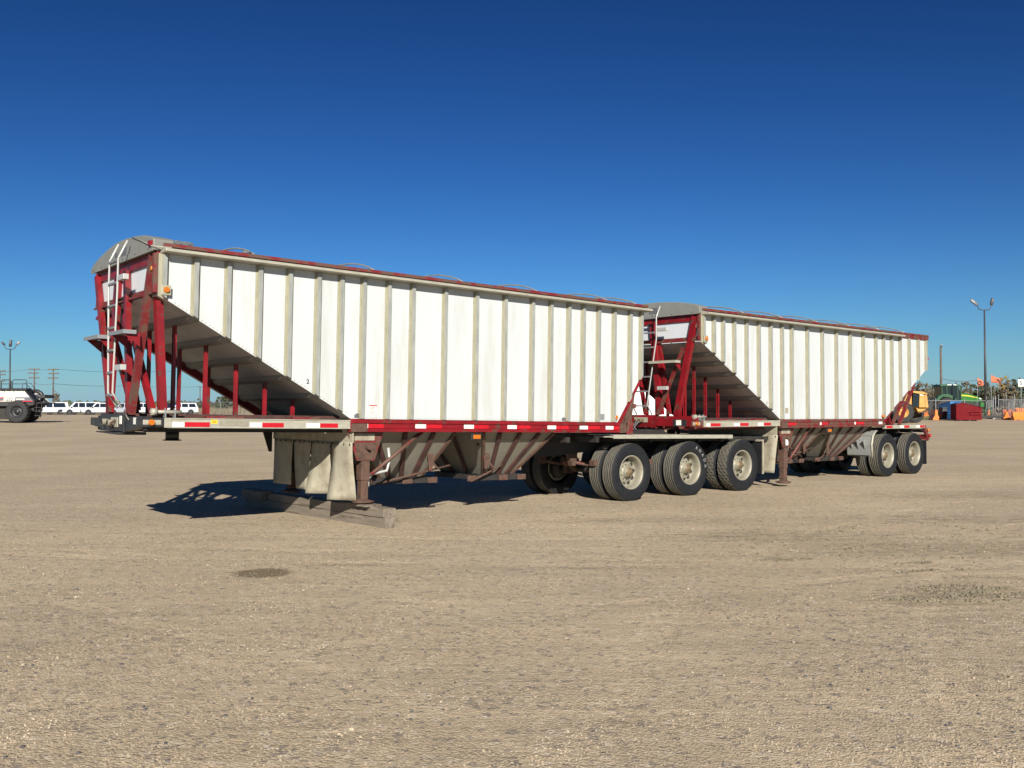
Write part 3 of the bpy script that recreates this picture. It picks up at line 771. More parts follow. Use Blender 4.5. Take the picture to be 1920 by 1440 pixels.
    for (va, vb_, zb, tw, bow) in P['flaps']:
        m = MB(); n = 12; nv = 4; vs = []; fs = []
        for i in range(n + 1):
            t = i / n
            for j in range(nv + 1):
                s = j / nv
                yy = va + (vb_ - va) * s
                cyy = (va + vb_) / 2; hw = (vb_ - va) / 2 * (1 - P_narrow(t, bow))
                ang = tw * t * t
                dx = sin(ang) * (s - .5) * 2 * hw; dy = cos(ang) * (s - .5) * 2 * hw
                vs.append((uf - .006 + dx - .05 * sin(pi * t) * bow - .04 * t * bow, cyy + dy + .10 * bow * t * t, -.335 + (zb + .335) * t))
        for i in range(n):
            for j in range(nv):
                a = i * (nv + 1) + j; fs.append((a, a + 1, a + nv + 2, a + nv + 1))
        m.add(vs, fs, 0, True); o = m.build('mud_flap', 'flap', T)
        sd_ = o.modifiers.new('thick', 'SOLIDIFY'); sd_.thickness = .008; sd_.offset = 1
        nb = MB()
        for q in range(4):
            y = va + .05 + q * (vb_ - va - .10) / 3; nb.box((uf - .022, y - .009, -.375), (uf - .012, y + .009, -.35))
        tag(nb.build('flap_bolt', 'dark', T), kind='stuff')
    MB().prism([(uf - .22, -.14), (uf - .03, -.14), (uf - .03, -.55), (uf - .08, -.55)], 'y', 2.53, 2.55).build('curtain_stay', 'dark', T)
    # ---- running gear
    zc = lambda u: gw(u) + .517
    r_a, r_b = P['run']
    m = MB()
    for v in (.88, 1.72):
        m.box((r_a, v - .06, -.26), (r_b, v + .06, -.235)); m.box((r_a, v - .01, -.50), (r_b, v + .01, -.2605)); m.box((r_a, v - .06, -.53), (r_b, v + .06, -.505))
    u = r_a + .2
    while u < r_b: m.box((u - .04, .10, -.36), (u + .04, W_ - .10, -.27)); u += .7
    m.build('suspension_frame', 'dark', T)
    for i, ua in enumerate(P['axles']):
        z = zc(ua)
        MB().tube([(ua, .55, z), (ua, W_ - .55, z)], .064, 14).build('axle', 'dark', T)
        for v in (.88, 1.72):
            m = MB(); m.tube([(ua - .65, v, z + .16), (ua - .3, v, z + .10), (ua, v, z + .085), (ua + .3, v, z + .10), (ua + .65, v, z + .16)], .03, 6)
            m.box((ua - .09, v - .05, z - .1), (ua + .09, v + .05, z + .13)); m.prism([(ua - .85, -.53), (ua - .6, -.53), (ua - .66, z + .1), (ua - .74, z + .1)], 'y', v - .05, v + .05)
            m.build('leaf_spring', 'rust', T)
            m = MB(); m.tube([(ua - .05, v - .25, z + .02), (ua - .28, v - .25, z + .13)], .065, 12); m.tube([(ua - .28, v - .25, z + .13), (ua - .40, v - .25, z + .18)], .09, 12, r2=.06)
            m.box((ua - .14, v - .27, z + .06), (ua + .02, v - .22, z + .2)); m.build('brake_chamber', 'rust', T)
        kinds = P['tyres'][i]
        for v, fl in ((.03, False), (.365, False)):
            wo = add_wheel(T, ua, v, z, kinds, spin=.4 * i + v * 3)
            if P.get('lettered') == i and v < .1:
                for kx, ch in enumerate('ROADX'):
                    o = text_mesh('sidewall_lettering', ch, .085, 'letter', wo, bold=True)
                    t = radians(68 - kx * 15.5) + .4 * i + .09; r = .425
                    o.matrix_local = (Matrix.Rotation(-(0), 4, 'Y') @ Matrix.Translation((r * cos(t), .0 - .0015, r * sin(t))) @ Matrix.Rotation(pi / 2, 4, 'X') @ Matrix.Rotation(t - pi / 2, 4, 'Z'))
        for v in (W_ - .03, W_ - .365): add_wheel(T, ua, v, z, kinds, flip=True, spin=.7 * i)
        m = MB(); m.lathe([(.001, 0), (.20, 0), (.20, .16), (.001, .16)], 24)
        for v in (.52, W_ - .68):
            c = MB(); c.v = [(x + ua, y + v, zz + z) for (x, y, zz) in m.v]; c.f = m.f; c.mi = m.mi; c.sm = m.sm; c.build('brake_drum', 'dark', T)
    return T, gw

def P_narrow(t, bow):
    return .22 * t

# ---- measurements of the two trailers
capprof = [(-.01, 2.055), (-.01, 2.19), (.08, 2.225), (.35, 2.285), (.7, 2.325), (1.05, 2.345), (1.3, 2.348), (1.55, 2.34), (1.9, 2.30), (2.25, 2.24), (2.52, 2.18), (2.61, 2.14), (2.61, 2.055)]
def posts(rust, bv):
    a = 'redrust' if rust else 'red'
    L = [('nose_post', (-.0, .13, 2.0), (-.0, .80, .03), .095, .07, 'redrust'),
         ('nose_post', (.0, 1.14, 1.92), (.0, .86, .03), .10, .06, 'red'),
         ('nose_post', (.0, 1.50, 1.92), (.0, 1.72, .03), .11, .07, a),
         ('nose_post', (-.0, 2.46, 2.0), (-.0, 1.66, .03), .10, .06, 'red'),
         ('side_post', (.09, .19, 1.50), (.19, .21, .03), .11, .08, 'red'),
         ('side_post', (.09, 2.40, 1.50), (.20, 2.38, .03), .11, .07, 'red'),
         ('cross_brace', (.14, 2.38, 1.46), (.14, 1.15, .06), .09, .05, 'red'),
         ('cross_brace', (.13, 1.70, 1.50), (.13, .92, .06), .085, .05, 'red'),
         ('cross_brace', (.12, 1.20, 1.14), (.12, .32, .06), .10, .05, 'red')]
    return L
REARPOSTS = [('nose_post', (.0, .12, 2.0), (-.0, .58, .08), .12, .08, 'red'),
    ('nose_post', (.0, 1.19, 1.95), (.0, .99, .09), .125, .08, 'red'),
    ('nose_post', (.0, 2.46, 2.0), (-.0, 1.95, .08), .14, .08, 'red'),
    ('cross_brace', (.06, 1.06, 1.53), (.06, .80, .10), .07, .05, 'red'),
    ('cross_brace', (-.03, .38, 1.40), (-.03, 1.02, .10), .06, .05, 'redrust'),
    ('cross_brace', (.10, 1.75, 1.50), (.10, 1.45, .10), .07, .05, 'red')]
LEAD = dict(
    frame=(-4.4494, 11.5038, .8821, .0193, 1.5878), rusty=False,
    label='nearer grain trailer with black nose plate, its landing leg standing on timbers',
    uR=2.80, uE=8.95, uB=8.84, u0=.085, rail_end=8.24, fs=((.175, 1.447), (2.80, .01)), rs=((8.20, .0), (8.84, .90)),
    ribs=[.13, .53, .96, 1.39, 1.82, 2.25, 2.61, 2.97, 3.39, 3.81, 4.40, 5.0, 5.58, 6.16, 6.57, 6.98, 7.32, 7.69, 8.08, 8.49, 8.78],
    cap_rail=(.085, 8.90), front_beam=.20, cap_prof=capprof, nose_lamp=.03, posts=posts(False, 0),
    steps=[(-.24, .32, .90, 1.07), (-.24, 1.40, 2.02, 1.07)],
    ladder=dict(v=[(.88, .99), (1.25, 1.18)], swing=True),
    bows=[1.35, 3.20, 4.80, 6.35, 8.0, 8.75], bow_h=.23, ridge=False, rear_rivets=26,
    tape=[(.245, .435, 'beam', 'tw'), (.438, .76, 'beam', 'tr'), (1.30, 1.47, 'beam', 'tw'), (1.473, 1.78, 'beam', 'tr'), (2.11, 2.32, 'beam', 'tw'), (2.323, 2.60, 'beam', 'tr'),
          (2.96, 3.08, 'r', 'tw'), (3.083, 3.34, 'r', 'tr')],
    hoppers=[(2.88, 4.72, 3.75, 4.5), (5.28, 6.79, 5.75, 6.35)], hstiff=(.22, .5, .78),
    rods=[((3.6, .62, -.99), (4.9, .5, -.72)), ((5.4, .6, -1.0), (6.0, .55, -.75))],
    hangers=[(4.45, .42, -.37, False), (5.55, .42, -.37, False)], mid_lamp=5.05,
    gear=dict(u=3.12, v=.17, foot=-1.215, strut=((3.25, -.80), (4.12, -.19)), flap_u=2.84),
    flaps=[(1.84, 2.50, -1.05, -.12, .12), (1.24, 1.80, -1.09, .10, .06), (.64, 1.20, -1.12, -.75, .12), (.0, .60, -1.17, -.6, -.15)],
    run=(6.9, 13.0), axles=[8.6255, 10.257, 11.888], tyres=['rib', 'wavy', 'lug'], lettered=1)
REAR = dict(
    frame=(3.5951, 17.9838, .8489, .0052, 1.4545), rusty=True,
    label='farther grain trailer with red nose, coupled over the wheels of the nearer one',
    uR=2.745, uE=9.60, uB=9.50, u0=.07, rail_end=7.24, fs=((.179, 1.434), (2.745, .01)), rs=((7.28, .0), (9.50, 1.262)),
    ribs=[.11, .44, .74, 1.11, 1.53, 1.96, 2.39, 2.81, 3.18, 3.80, 4.41, 5.01, 5.62, 6.22, 6.83, 7.21, 7.62, 8.06, 8.53, 9.02, 9.46],
    cap_rail=(.06, 8.0), front_beam=.12, cap_prof=capprof, nose_lamp=-.12, posts=REARPOSTS,
    steps=[(-.24, .40, 1.05, 1.15), (-.24, 1.62, 2.15, 1.13)],
    ladder=dict(v=[(.93, 1.18), (1.35, 1.58)]),
    bows=[1.6, 3.0, 4.4, 5.8, 7.2, 8.5], bow_h=.24, ridge=True, rear_rivets=0,
    tape=[(-.0 + .14, .33, 'beam', 'tw'), (.333, .66, 'beam', 'tr'), (1.10, 1.30, 'beam', 'tw'), (1.303, 1.60, 'beam', 'tr'), (1.93, 2.13, 'beam', 'tw'), (2.133, 2.40, 'beam', 'tr'),
          (2.78, 2.93, 'r', 'tw'), (2.933, 3.35, 'r', 'tr'), (4.30, 4.36, 'r', 'tw'), (4.363, 4.62, 'r', 'tr'), (5.80, 5.86, 'r', 'tw'), (5.863, 6.25, 'r', 'tr'), (6.95, 7.12, 'r', 'tw'),
          (7.33, 7.63, 'tail', 'tr'), (8.02, 8.22, 'tail', 'tw'), (8.223, 8.5, 'tail', 'tr'), (8.88, 9.07, 'tail', 'tw'), (9.073, 9.33, 'tail', 'tr')],
    hoppers=[(2.83, 4.72, 3.7, 4.45), (5.05, 6.85, 5.6, 6.2)], hstiff=(.22, .5, .78),
    rods=[((3.5, .6, -.93), (4.75, .45, -.66)), ((5.2, .6, -.98), (5.7, .5, -.7)), ((3.9, .5, -.62), (4.3, .45, -.85))],
    hangers=[(4.35, .42, -.37, False), (5.35, .42, -.37, False)], mid_lamp=4.72,
    gear=dict(u=3.12, v=.17, foot=-1.37, strut=((3.34, -.86), (4.15, -.19)), flap_u=2.62),
    flaps=[(1.72, 2.30, -1.06, -.1, .25), (1.16, 1.70, -1.10, .08, .2), (.60, 1.14, -1.13, .1, .3), (-.03, .62, -1.13, -.15, .35)],
    run=(6.6, 9.6), axles=[7.512, 8.916], tyres=['wavy', 'wavy'])
# tape along the near trailer's rail
for x in (3.95, 4.85, 5.72, 6.58, 7.32, 7.95):
    LEAD['tape'] += [(x - .06, x + .13, 'r', 'tw'), (x + .133, x + .42 if x < 7.5 else x + .27, 'r', 'tr')]
lead, gwL = grain_trailer(LEAD)
rear, gwR = grain_trailer(REAR)
# the rear gear foot stands clear of the ground by a few centimetres

# extra parts of the nearer trailer
def extras_lead(T):
    m = MB(); m.box((8.06, -.03, -.235), (11.45, .62, -.222)); m.box((8.06, -.036, -.292), (11.45, -.0305, -.222)); m.build('fender_deck', 'alu', T)
    MB().prism([(8.0, -.02), (8.06, -.034), (8.06, .3), (7.9, .3)], 'z', -.27, -.25).build('fender_tip', 'alu', T)
    # struts that carry the tail
    m = MB(); m.bar((8.78, .20, .80), (8.50, .10, -.22), .16, .08, up=(0, 1, 0)); m.build('tail_post', 'rust', T)
    m = MB(); m.bar((8.84, .02, .84), (8.26, .02, -.02), .07, .012, up=(0, 1, 0)); m.build('tail_edge', 'red', T)
    m = MB(); m.bar((8.72, .5, .74), (8.95, .42, -.22), .09, .07, up=(0, 1, 0)); m.build('tail_brace', 'red', T)
    m = MB(); m.bar((8.70, 2.3, .74), (8.5, 2.4, -.22), .12, .07, up=(0, 1, 0)); m.bar((8.66, 2.3, .66), (8.9, 2.0, -.22), .08, .07, up=(0, 1, 0)); m.build('tail_brace', 'red', T)
    m = MB(); m.box((8.70, .1, .26), (8.78, 2.5, .34)); m.build('tail_crossbar', 'redrust', T)
    m = MB(); m.prism([(8.24, -.02), (8.40, -.02), (8.62, -.19), (8.24, -.19)], 'y', .01, .10); m.build('tail_bracket', 'rust', T)
    m = MB(); m.prism([(8.46, .05), (8.60, .0), (8.58, -.22), (8.42, -.22)], 'y', -.02, .0); m.build('tail_plate', 'redrust', T, bevel=.01)
    lamp_part(T, 'marker_lamp', (8.12, -.035, .085), .045)
    MB().box((7.72, -.006, .04), (7.86, -.0005, .14)).build('grey_decal', 'galv', T)
    # warning sticker and the number
    u = 3.10
    MB().box((u, -.004, .07), (u + .13, -.0006, .20)).build('warning_sticker', 'tw', T)
    MB().box((u, -.0055, .185), (u + .13, -.0042, .2)).build('sticker_header', 'tr', T)
    m = MB()
    for k in range(5): m.box((u + .01, -.0055, .165 - k * .018), (u + .10 - .02 * (k % 2), -.0042, .171 - k * .018))
    m.build('sticker_lines', 'hose', T)
    o = text_mesh('panel_number', '2', .085, 'ink', T, bold=True); o.matrix_local = Matrix.Translation((2.125, -.0015, .50)) @ Matrix.Rotation(pi / 2, 4, 'X')
    MB().box((.775, -.0075, -.085), (.86, -.0045, -.035)).build('yellow_sticker', 'yellow', T)
    m = MB(); m.box((.785, -.009, -.055), (.85, -.0076, -.049)); m.box((.79, -.009, -.070), (.845, -.0076, -.064)); m.build('sticker_lines', 'ink', T)
    MB().box((.885, -.0068, -.118), (1.285, -.0045, -.045)).build('name_plate', 'rim', T, bevel=.002)
    m = MB()
    for k in range(9): m.bar((.93 + .036 * k, -.0085, -.105), (.945 + .036 * k, -.0085, -.065), .003, .003)
    m.build('stamped_lettering', 'alu', T)
    # scraps of film where decals were torn off
    for (a, z, s) in ((2.86, .045, .07), (6.85, .04, .07)):
        m = MB(); m.prism([(a, z - .03), (a + s * 1.6, z - .035), (a + s * 1.3, z + .02), (a + s * .6, z + .035), (a, z + .01)], 'y', -.003, -.0006); m.build('torn_decal', 'hose', T)
    # fifth wheel and flap behind the last axle
    m = MB(); m.box((9.2, .75, -.30), (10.6, 1.85, -.22)); m.prism([(9.3, -.22), (10.5, -.22), (10.3, -.14), (9.6, -.14)], 'y', .8, 1.8); m.build('fifth_wheel', 'dark', T)
    m = MB(); m.box((12.50, .02, -1.03), (12.515, .62, -.36)); m.build('rear_flap', 'tyre', T)
    m = MB(); m.box((12.47, .0, -.36), (12.53, .66, -.32)); m.box((12.49, -.01, -1.03), (12.525, .015, -.365)); m.build('flap_frame', 'flap', T)
    # front slope sheet of the first hopper side + white board seen beneath the nose of the next trailer
    m = MB(); m.box((8.3, .15, -.34), (12.9, .3, -.26)); m.build('suspension_rail', 'dark', T)
    m = MB(); m.prism([(7.0, -.2), (8.7, -.2), (8.7, -.5), (7.4, -.62), (6.9, -.62)], 'y', .75, .78); m.build('web_plate', 'dark', T)
    for u in (8.05, 9.45, 11.1):
        m = MB(); m.box((u, .42, -.80), (u + .14, .56, -.70)); m.build('brake_arm', 'rust', T, bevel=.01)
extras_lead(lead)
def extras_rear(T):
    o = text_mesh('panel_number', '2', .075, 'ink', T, bold=True); o.matrix_local = Matrix.Translation((2.26, -.0015, .34)) @ Matrix.Rotation(pi / 2, 4, 'X')
    MB().box((2.94, -.004, .13), (3.06, -.0006, .24)).build('warning_sticker', 'flap', T)
    # tail frame
    m = MB(); m.box((7.25, -.015, -.245), (9.36, .05, -.16)); m.build('tail_rail', 'alu', T)
    m = MB(); m.box((7.25, .06, -.20), (9.4, W_ - .02, -.17)); m.build('tail_deck', 'rust', T)
    m = MB(); m.bar((9.36, .02, -.19), (9.60, .02, -.55), .10, .06, up=(0, 1, 0)); m.build('bumper_end', 'redrust', T)
    m = MB(); m.box((9.50, .0, -.55), (9.62, W_, -.42)); m.build('rear_bumper', 'redrust', T)
    lamp_part(T, 'marker_lamp', (9.52, -.035, -.30), .045, 'amber'); lamp_part(T, 'tail_lamp', (9.60, -.035, -.44), .045, 'redlens')
    for (p, q, w_, v) in (((9.02, .94), (8.20, -.16), .085, .10), ((8.86, .86), (7.95, -.16), .07, .16), ((8.62, .72), (7.72, -.16), .05, .3), ((9.0, .92), (8.75, -.16), .06, .7), ((8.3, .52), (8.28, -.16), .06, .45), ((7.78, .22), (7.92, -.16), .07, .2)):
        m = MB(); m.bar((p[0], v, p[1] - .03), (q[0], v, q[1]), .05, w_, up=(0, 1, 0)); m.build('tail_strut', 'redrust' if v < .2 else 'red', T)
        m = MB(); m.bar((p[0], W_ - v, p[1] - .03), (q[0], W_ - v, q[1]), .05, w_, up=(0, 1, 0)); m.build('tail_strut', 'red', T)
    MB().bar((7.3, .05, -.03), (8.9, .05, .92), .05, .09, up=(0, 1, 0)).build('slope_edge_beam', 'redrust', T)
    lamp_part(T, 'tail_lamp', (9.56, -.005, 1.55), .045, 'redlens')
    m = MB(); m.tube([(9.55, .0, 2.05), (9.57, .0, 1.9), (9.55, 0, 1.6)], .01, 6); m.build('lamp_wire', 'hose', T)
    lamp_part(T, 'marker_lamp', (7.15, -.03, .06), .045)
    # grey plastic front fender of the first axle
    m = MB()
    pf = [(6.62, -.90), (6.60, -.62), (6.66, -.42), (6.80, -.30), (6.92, -.28)]
    for i in range(len(pf) - 1):
        a, b = pf[i], pf[i + 1]
        m.add([(a[0], .0, a[1]), (b[0], .0, b[1]), (b[0], .62, b[1]), (a[0], .62, a[1])], [(0, 1, 2, 3)])
    o = m.build('fender', 'fender', T); s = o.modifiers.new('t', 'SOLIDIFY'); s.thickness = .02
    m = MB(); m.tube([(6.64, -.005, -.92), (6.61, -.005, -.62), (6.67, -.005, -.42), (6.82, -.005, -.29)], .025, 8); m.build('fender_edge', 'alu', T)
    m = MB()
    for v in (.15, .32, .48): m.prism([(6.60, -.5), (6.50, -.52), (6.59, -.72)], 'y', v, v + .012)
    m.box((6.585, .02, -.87), (6.60, .6, -.85)); m.build('fender_web', 'fender', T)
    m = MB(); m.box((9.50, .02, -1.18), (9.515, .60, -.56)); m.build('rear_flap', 'tyre', T, bevel=.004)
extras_rear(rear)

# timbers under the near landing legs (they run across the trailer)
def timber(name, u0, u1, v0, v1, zb, zt, label, skew=0.0):
    a = lead.matrix_world
    p = a @ Vector(((u0 + u1) / 2, (v0 + v1) / 2, 0)); ln = v1 - v0; wd = u1 - u0
    rz = LEAD['frame'][2]
    m = MB(); n = 14; vs = []; fs = []
    ring = [(-1, -1), (-.93, -1), (.93, -1), (1, -.85), (1, .85), (.9, 1), (-.9, 1), (-1, .88)]
    rnd = random.Random(name + label)
    for i in range(n + 1):
        y = -ln / 2 + ln * i / n
        for (x, z) in ring:
            vs.append((x * wd / 2 + rnd.uniform(-.003, .003), y + (rnd.uniform(-.008, .008) if i in (0, n) else 0), (z * .5 + .5) * (zt - zb) + rnd.uniform(-.004, .004)))
    k = len(ring)
    for i in range(n):
        for j in range(k): fs.append((i * k + j, i * k + (j + 1) % k, (i + 1) * k + (j + 1) % k, (i + 1) * k + j))
    fs.append(tuple(range(k))); fs.append(tuple(n * k + j for j in range(k)))
    m.add(vs, fs); o = m.build(name, 'wood'); o.location = (p.x, p.y, zb); o.rotation_euler = (0, 0, pi / 2 - rz + skew)
    return tag(o, label, 'timber', 'timbers under the landing legs')
gl = 0
timber('timber', 3.01, 3.22, -.42, 3.78, 0, .15, 'long grey timber lying on the gravel, lowest of the stack under the landing leg', .05)
timber('timber', 3.02, 3.23, -.40, 2.95, .152, .275, 'upper weathered timber stacked on the longer one beneath the rusty landing leg', .048)
timber('timber', 3.00, 3.27, -.08, .62, .277, .305, 'short flat board directly under the round foot of the near landing leg')
timber('timber', 2.84, 3.08, 3.05, 3.80, .152, .30, 'short rough timber block at the far end of the stack')

# ================================================================== yard, left side
def ground_pt(px, Y): return Vector((X_at(px, Y), Y, gz(Y)))

def vehicle(kind, px, Y, rot, colour, label):
    """faces local -x; origin at the ground under its middle"""
    p = ground_pt(px, Y)
    nm = {'suv': 'parked_suv', 'pickup': 'parked_pickup', 'van': 'parked_van'}[kind]
    r = empty(nm, p, rot, label, {'suv': 'car', 'pickup': 'pickup truck', 'van': 'van'}[kind], 'vehicles parked in a row behind the near trailer')
    L_, H_, Wd = {'suv': (5.2, 1.88, 1.95), 'pickup': (5.9, 1.92, 2.0), 'van': (5.6, 2.05, 2.0)}[kind]
    h = L_ / 2; bl = .98 if kind != 'van' else 1.0
    if kind == 'van': low = [(-h, .42), (-h, .95), (-h + .9, 1.12), (h, 1.12), (h, .42)]
    else: low = [(-h, .40), (-h, .92), (-h + .25, 1.02), (-h + 1.45, 1.14), (h, 1.14), (h, .40)]
    m = MB(); m.prism(low, 'y', -Wd / 2, Wd / 2)
    m.build('body', colour, r, bevel=.07)
    c0 = -h + (1.35 if kind != 'van' else 1.0)
    if kind == 'suv': cab = [(c0, 1.10), (c0 + .85, H_), (h - .35, H_), (h - .05, 1.10)]
    elif kind == 'van': cab = [(c0 - .1, 1.08), (c0 + .7, H_), (h - .08, H_), (h - .01, 1.08)]
    else: cab = [(c0, 1.10), (c0 + .8, H_), (c0 + 2.3, H_), (c0 + 2.55, 1.10)]
    m = MB(); iw = Wd / 2 - .10
    n = len(cab); vs = [(x, -(iw + .08) if z < 1.2 else -iw + .06, z) for x, z in cab] + [(x, (iw + .08) if z < 1.2 else iw - .06, z) for x, z in cab]
    m.add(vs, [tuple(range(n))[::-1], tuple(range(n, 2 * n))] + [(i, (i + 1) % n, n + (i + 1) % n, n + i) for i in range(n)]); m.build('cabin', colour, r, bevel=.05)
    # glass
    def sidewin(xa, xb, xc, xd):
        for s in (-1, 1):
            y0_, y1_ = s * (iw + .045), s * (iw - .035)
            m = MB(); m.add([(xa, y0_ + s * .02, 1.2), (xb, y0_ + s * .02, 1.2), (xc, y1_ + s * .02, H_ - .14), (xd, y1_ + s * .02, H_ - .14),
                             (xa, y0_ - s * .04, 1.2), (xb, y0_ - s * .04, 1.2), (xc, y1_ - s * .04, H_ - .14), (xd, y1_ - s * .04, H_ - .14)],
                            [(0, 1, 2, 3), (4, 5, 6, 7), (0, 1, 5, 4), (1, 2, 6, 5), (2, 3, 7, 6), (3, 0, 4, 7)]); m.build('side_window', 'glass', r)
    sidewin(c0 + .35, c0 + 1.25, c0 + 1.25, c0 + .85)
    if kind != 'pickup':
        sidewin(c0 + 1.38, c0 + 2.3, c0 + 2.25, c0 + 1.38)
        sidewin(c0 + 2.45, h - .35, h - .55, c0 + 2.42)
    else: sidewin(c0 + 1.36, c0 + 2.25, c0 + 2.15, c0 + 1.36)
    x0_, x1_ = cab[0][0], cab[1][0]
    m = MB(); m.add([(x0_ + .10 - .03, -iw - .0, 1.2), (x0_ + .10 - .03, iw, 1.2), (x1_ - .10 - .03, iw - .12, H_ - .10), (x1_ - .10 - .03, -iw + .12, H_ - .10),
                     (x0_ + .2, -iw, 1.2), (x0_ + .2, iw, 1.2), (x1_, iw - .12, H_ - .1), (x1_, -iw + .12, H_ - .1)],
                    [(0, 1, 2, 3), (4, 5, 6, 7), (0, 1, 5, 4), (1, 2, 6, 5), (2, 3, 7, 6), (3, 0, 4, 7)]); m.build('windscreen', 'glass', r)
    m = MB(); m.box((-h - .03, -.55, .62), (-h + .03, .55, .90)); m.build('grille', 'trim', r)
    for s in (-1, 1):
        MB().box((-h - .035, s * .60, .70), (-h + .05, s * .90, .90)).build('headlight', 'chrome', r, bevel=.02)
        MB().box((h - .04, s * (Wd / 2 - .2), .8), (h + .02, s * (Wd / 2 - .02), 1.08)).build('tail_light', 'redlens', r)
        MB().box((c0 + .15, s * (Wd / 2 + .0), 1.12), (c0 + .32, s * (Wd / 2 + .2), 1.30)).build('wing_mirror', 'trim', r, bevel=.03)
    MB().box((-h - .08, -Wd / 2 + .04, .38), (-h + .1, Wd / 2 - .04, .60)).build('bumper', 'trim' if kind == 'pickup' else colour, r, bevel=.04)
    MB().box((-h + .1, -Wd / 2 + .05, .30), (h - .1, Wd / 2 - .05, .42)).build('underbody', 'trim', r)
    for x in (-h + 1.0, h - 1.15):
        for s in (-1, 1):
            MB().tube([(x, s * (Wd / 2 + .012), .42), (x, s * (Wd / 2 - .3), .42)], .46, 20).build('wheel_arch', 'trim', r)
            b = MB(); b.lathe([(.24, -.02), (.36, -.03), (.39, .0), (.39, .18), (.36, .22), (.2, .22)], 20)
            b.v = [(vx + x, (vy if s < 0 else -vy) + s * (Wd / 2 + .0), vz + .39) for vx, vy, vz in b.v]
            wo = b.build('wheel', 'tyre', r)
            c = MB(); c.lathe([(.24, -.012), (.2, .02), (.08, .0), (.001, -.01)], 16)
            c.v = [(vx + x, (vy if s < 0 else -vy) + s * (Wd / 2 + .0), vz + .39) for vx, vy, vz in c.v]; c.build('hubcap', 'chrome', wo)
    return r
RV = radians(28)
vehicle('van', 92, 152, RV, 'carwhite', 'white van leftmost in the row, half hidden behind the ladder of the seed cart')
vehicle('pickup', 118, 158, RV, 'carwhite', 'white pickup just right of the seed cart, in front of the leftmost van')
vehicle('van', 153, 153, RV, 'carwhite', 'white van in the middle of the open row, dark grille, between two other white vehicles')
vehicle('pickup', 190, 150, RV, 'carwhite', 'white pickup with black grille left of the near trailer nose')
vehicle('pickup', 236, 151, RV, 'carsilver', 'silver grey pickup seen behind the trailer ladder and nose posts')
vehicle('pickup', 271, 150, RV, 'carwhite', 'white pickup seen through the gap between the nose posts')
vehicle('suv', 312, 162, RV, 'carblack', 'black wagon mostly hidden behind the rightmost white one')
vehicle('suv', 338, 147, RV, 'carwhite', 'white wagon at the right end of the row, under the sloped front of the trailer')

# --- air seeder cart
def big_wheel(parent, x, y, z, R, wd, rimr, rimmat, name='wheel', lugs=22):
    b = MB(); b.lathe([(rimr, -wd / 2 + .05), (R * .86, -wd / 2), (R * .955, -wd / 2 + .04), (R * .965, 0), (R * .955, wd / 2 - .04), (R * .86, wd / 2), (rimr, wd / 2 - .05)], 44)
    for k in range(lugs):
        for s in (-1, 1):
            t = 2 * pi * (k + (.5 if s > 0 else 0)) / lugs; t2 = t + .16
            p = Vector((cos(t) * R * .975, s * wd * .46, sin(t) * R * .975)); q = Vector((cos(t2) * R * .985, s * wd * .04, sin(t2) * R * .985))
            b.bar(p, q, .07, R * .07, up=p)
    b.v = [(a + x, c + y, d + z) for a, c, d in b.v]; w_ = b.build(name, 'rubberbig', parent)
    c = MB(); c.lathe([(rimr + .02, -wd / 2 + .03), (rimr - .04, -wd / 2 + .06), (rimr * .8, -wd * .1), (rimr * .45, -wd * .12), (rimr * .4, -wd * .3), (.001, -wd * .32)], 28)
    c.v = [(a + x, cc + y, d + z) for a, cc, d in c.v]; c.build('rim', rimmat, w_); return w_
YS = 86.0
sc_ = empty('seed_cart', ground_pt(0, YS), radians(0), 'white and black air seeder cart with railed deck at the left edge', 'seed cart')
k_ = YS / FPX      # metres per pixel there
gp = 766 - 0 + (CAM_H - gz(YS)) / k_ * 1.0
def sx(px): return px * k_
def sz(py): return (gp - py) * k_
def slab(name, pts, y0, y1, m, bevel=.03): 
    b = MB(); b.prism([(sx(a), sz(c)) for a, c in pts], 'y', y0, y1); return b.build(name, m, sc_, bevel=bevel)
slab('tank', [(-70, 731), (59, 731), (81, 752), (-70, 752)], -1.35, 1.35, 'seedwhite', .08)
slab('tank_hopper', [(-70, 752.3), (80, 752.3), (74, 759), (50, 760), (-70, 760)], -1.25, 1.25, 'trim')
slab('side_stripe', [(4, 744), (22, 743), (22, 750), (-20, 751)], -1.37, -1.352, 'seedred', 0)
slab('side_stripe', [(8, 746.5), (22, 744.4), (22, 749.6), (8, 750)], -1.375, -1.3705, 'seedgrey', 0)
slab('side_stripe', [(26, 743.6), (39, 743.4), (39, 750.4), (26, 750.6)], -1.37, -1.352, 'seedgrey', 0)
slab('side_stripe', [(43, 743.2), (69, 743.2), (77, 751.2), (43, 751.2)], -1.37, -1.352, 'seedgrey', 0)
slab('side_stripe', [(43, 750.2), (74, 750.4), (76, 751.8), (43, 751.8)], -1.376, -1.3705, 'seedred', 0)
for (ax, sz_) in ((33, .36),):
    o = text_mesh('model_number', '9550', .36, 'tw', sc_, bold=True); o.location = (sx(33), -1.377, sz(747.2)); o.rotation_euler = (pi / 2, 0, 0)
m = MB()
for k in range(9): m.prism([(sx(44.8 + k * 1.75), sz(748.4)), (sx(46.0 + k * 1.75), sz(748.4)), (sx(46.5 + k * 1.75), sz(745.8)), (sx(45.3 + k * 1.75), sz(745.8))], 'y', -1.377, -1.3705)
tag(m.build('side_lettering', 'tw', sc_), kind='stuff')
slab('walkway', [(-70, 727), (66, 727), (66, 730.6), (-70, 730.6)], -1.6, -.6, 'black')
m = MB()
for px in (23.5, 40): m.box((sx(px) - .02, -1.36, sz(751)), (sx(px) + .02, -1.345, sz(732)))
m.build('tank_seam', 'trim', sc_)
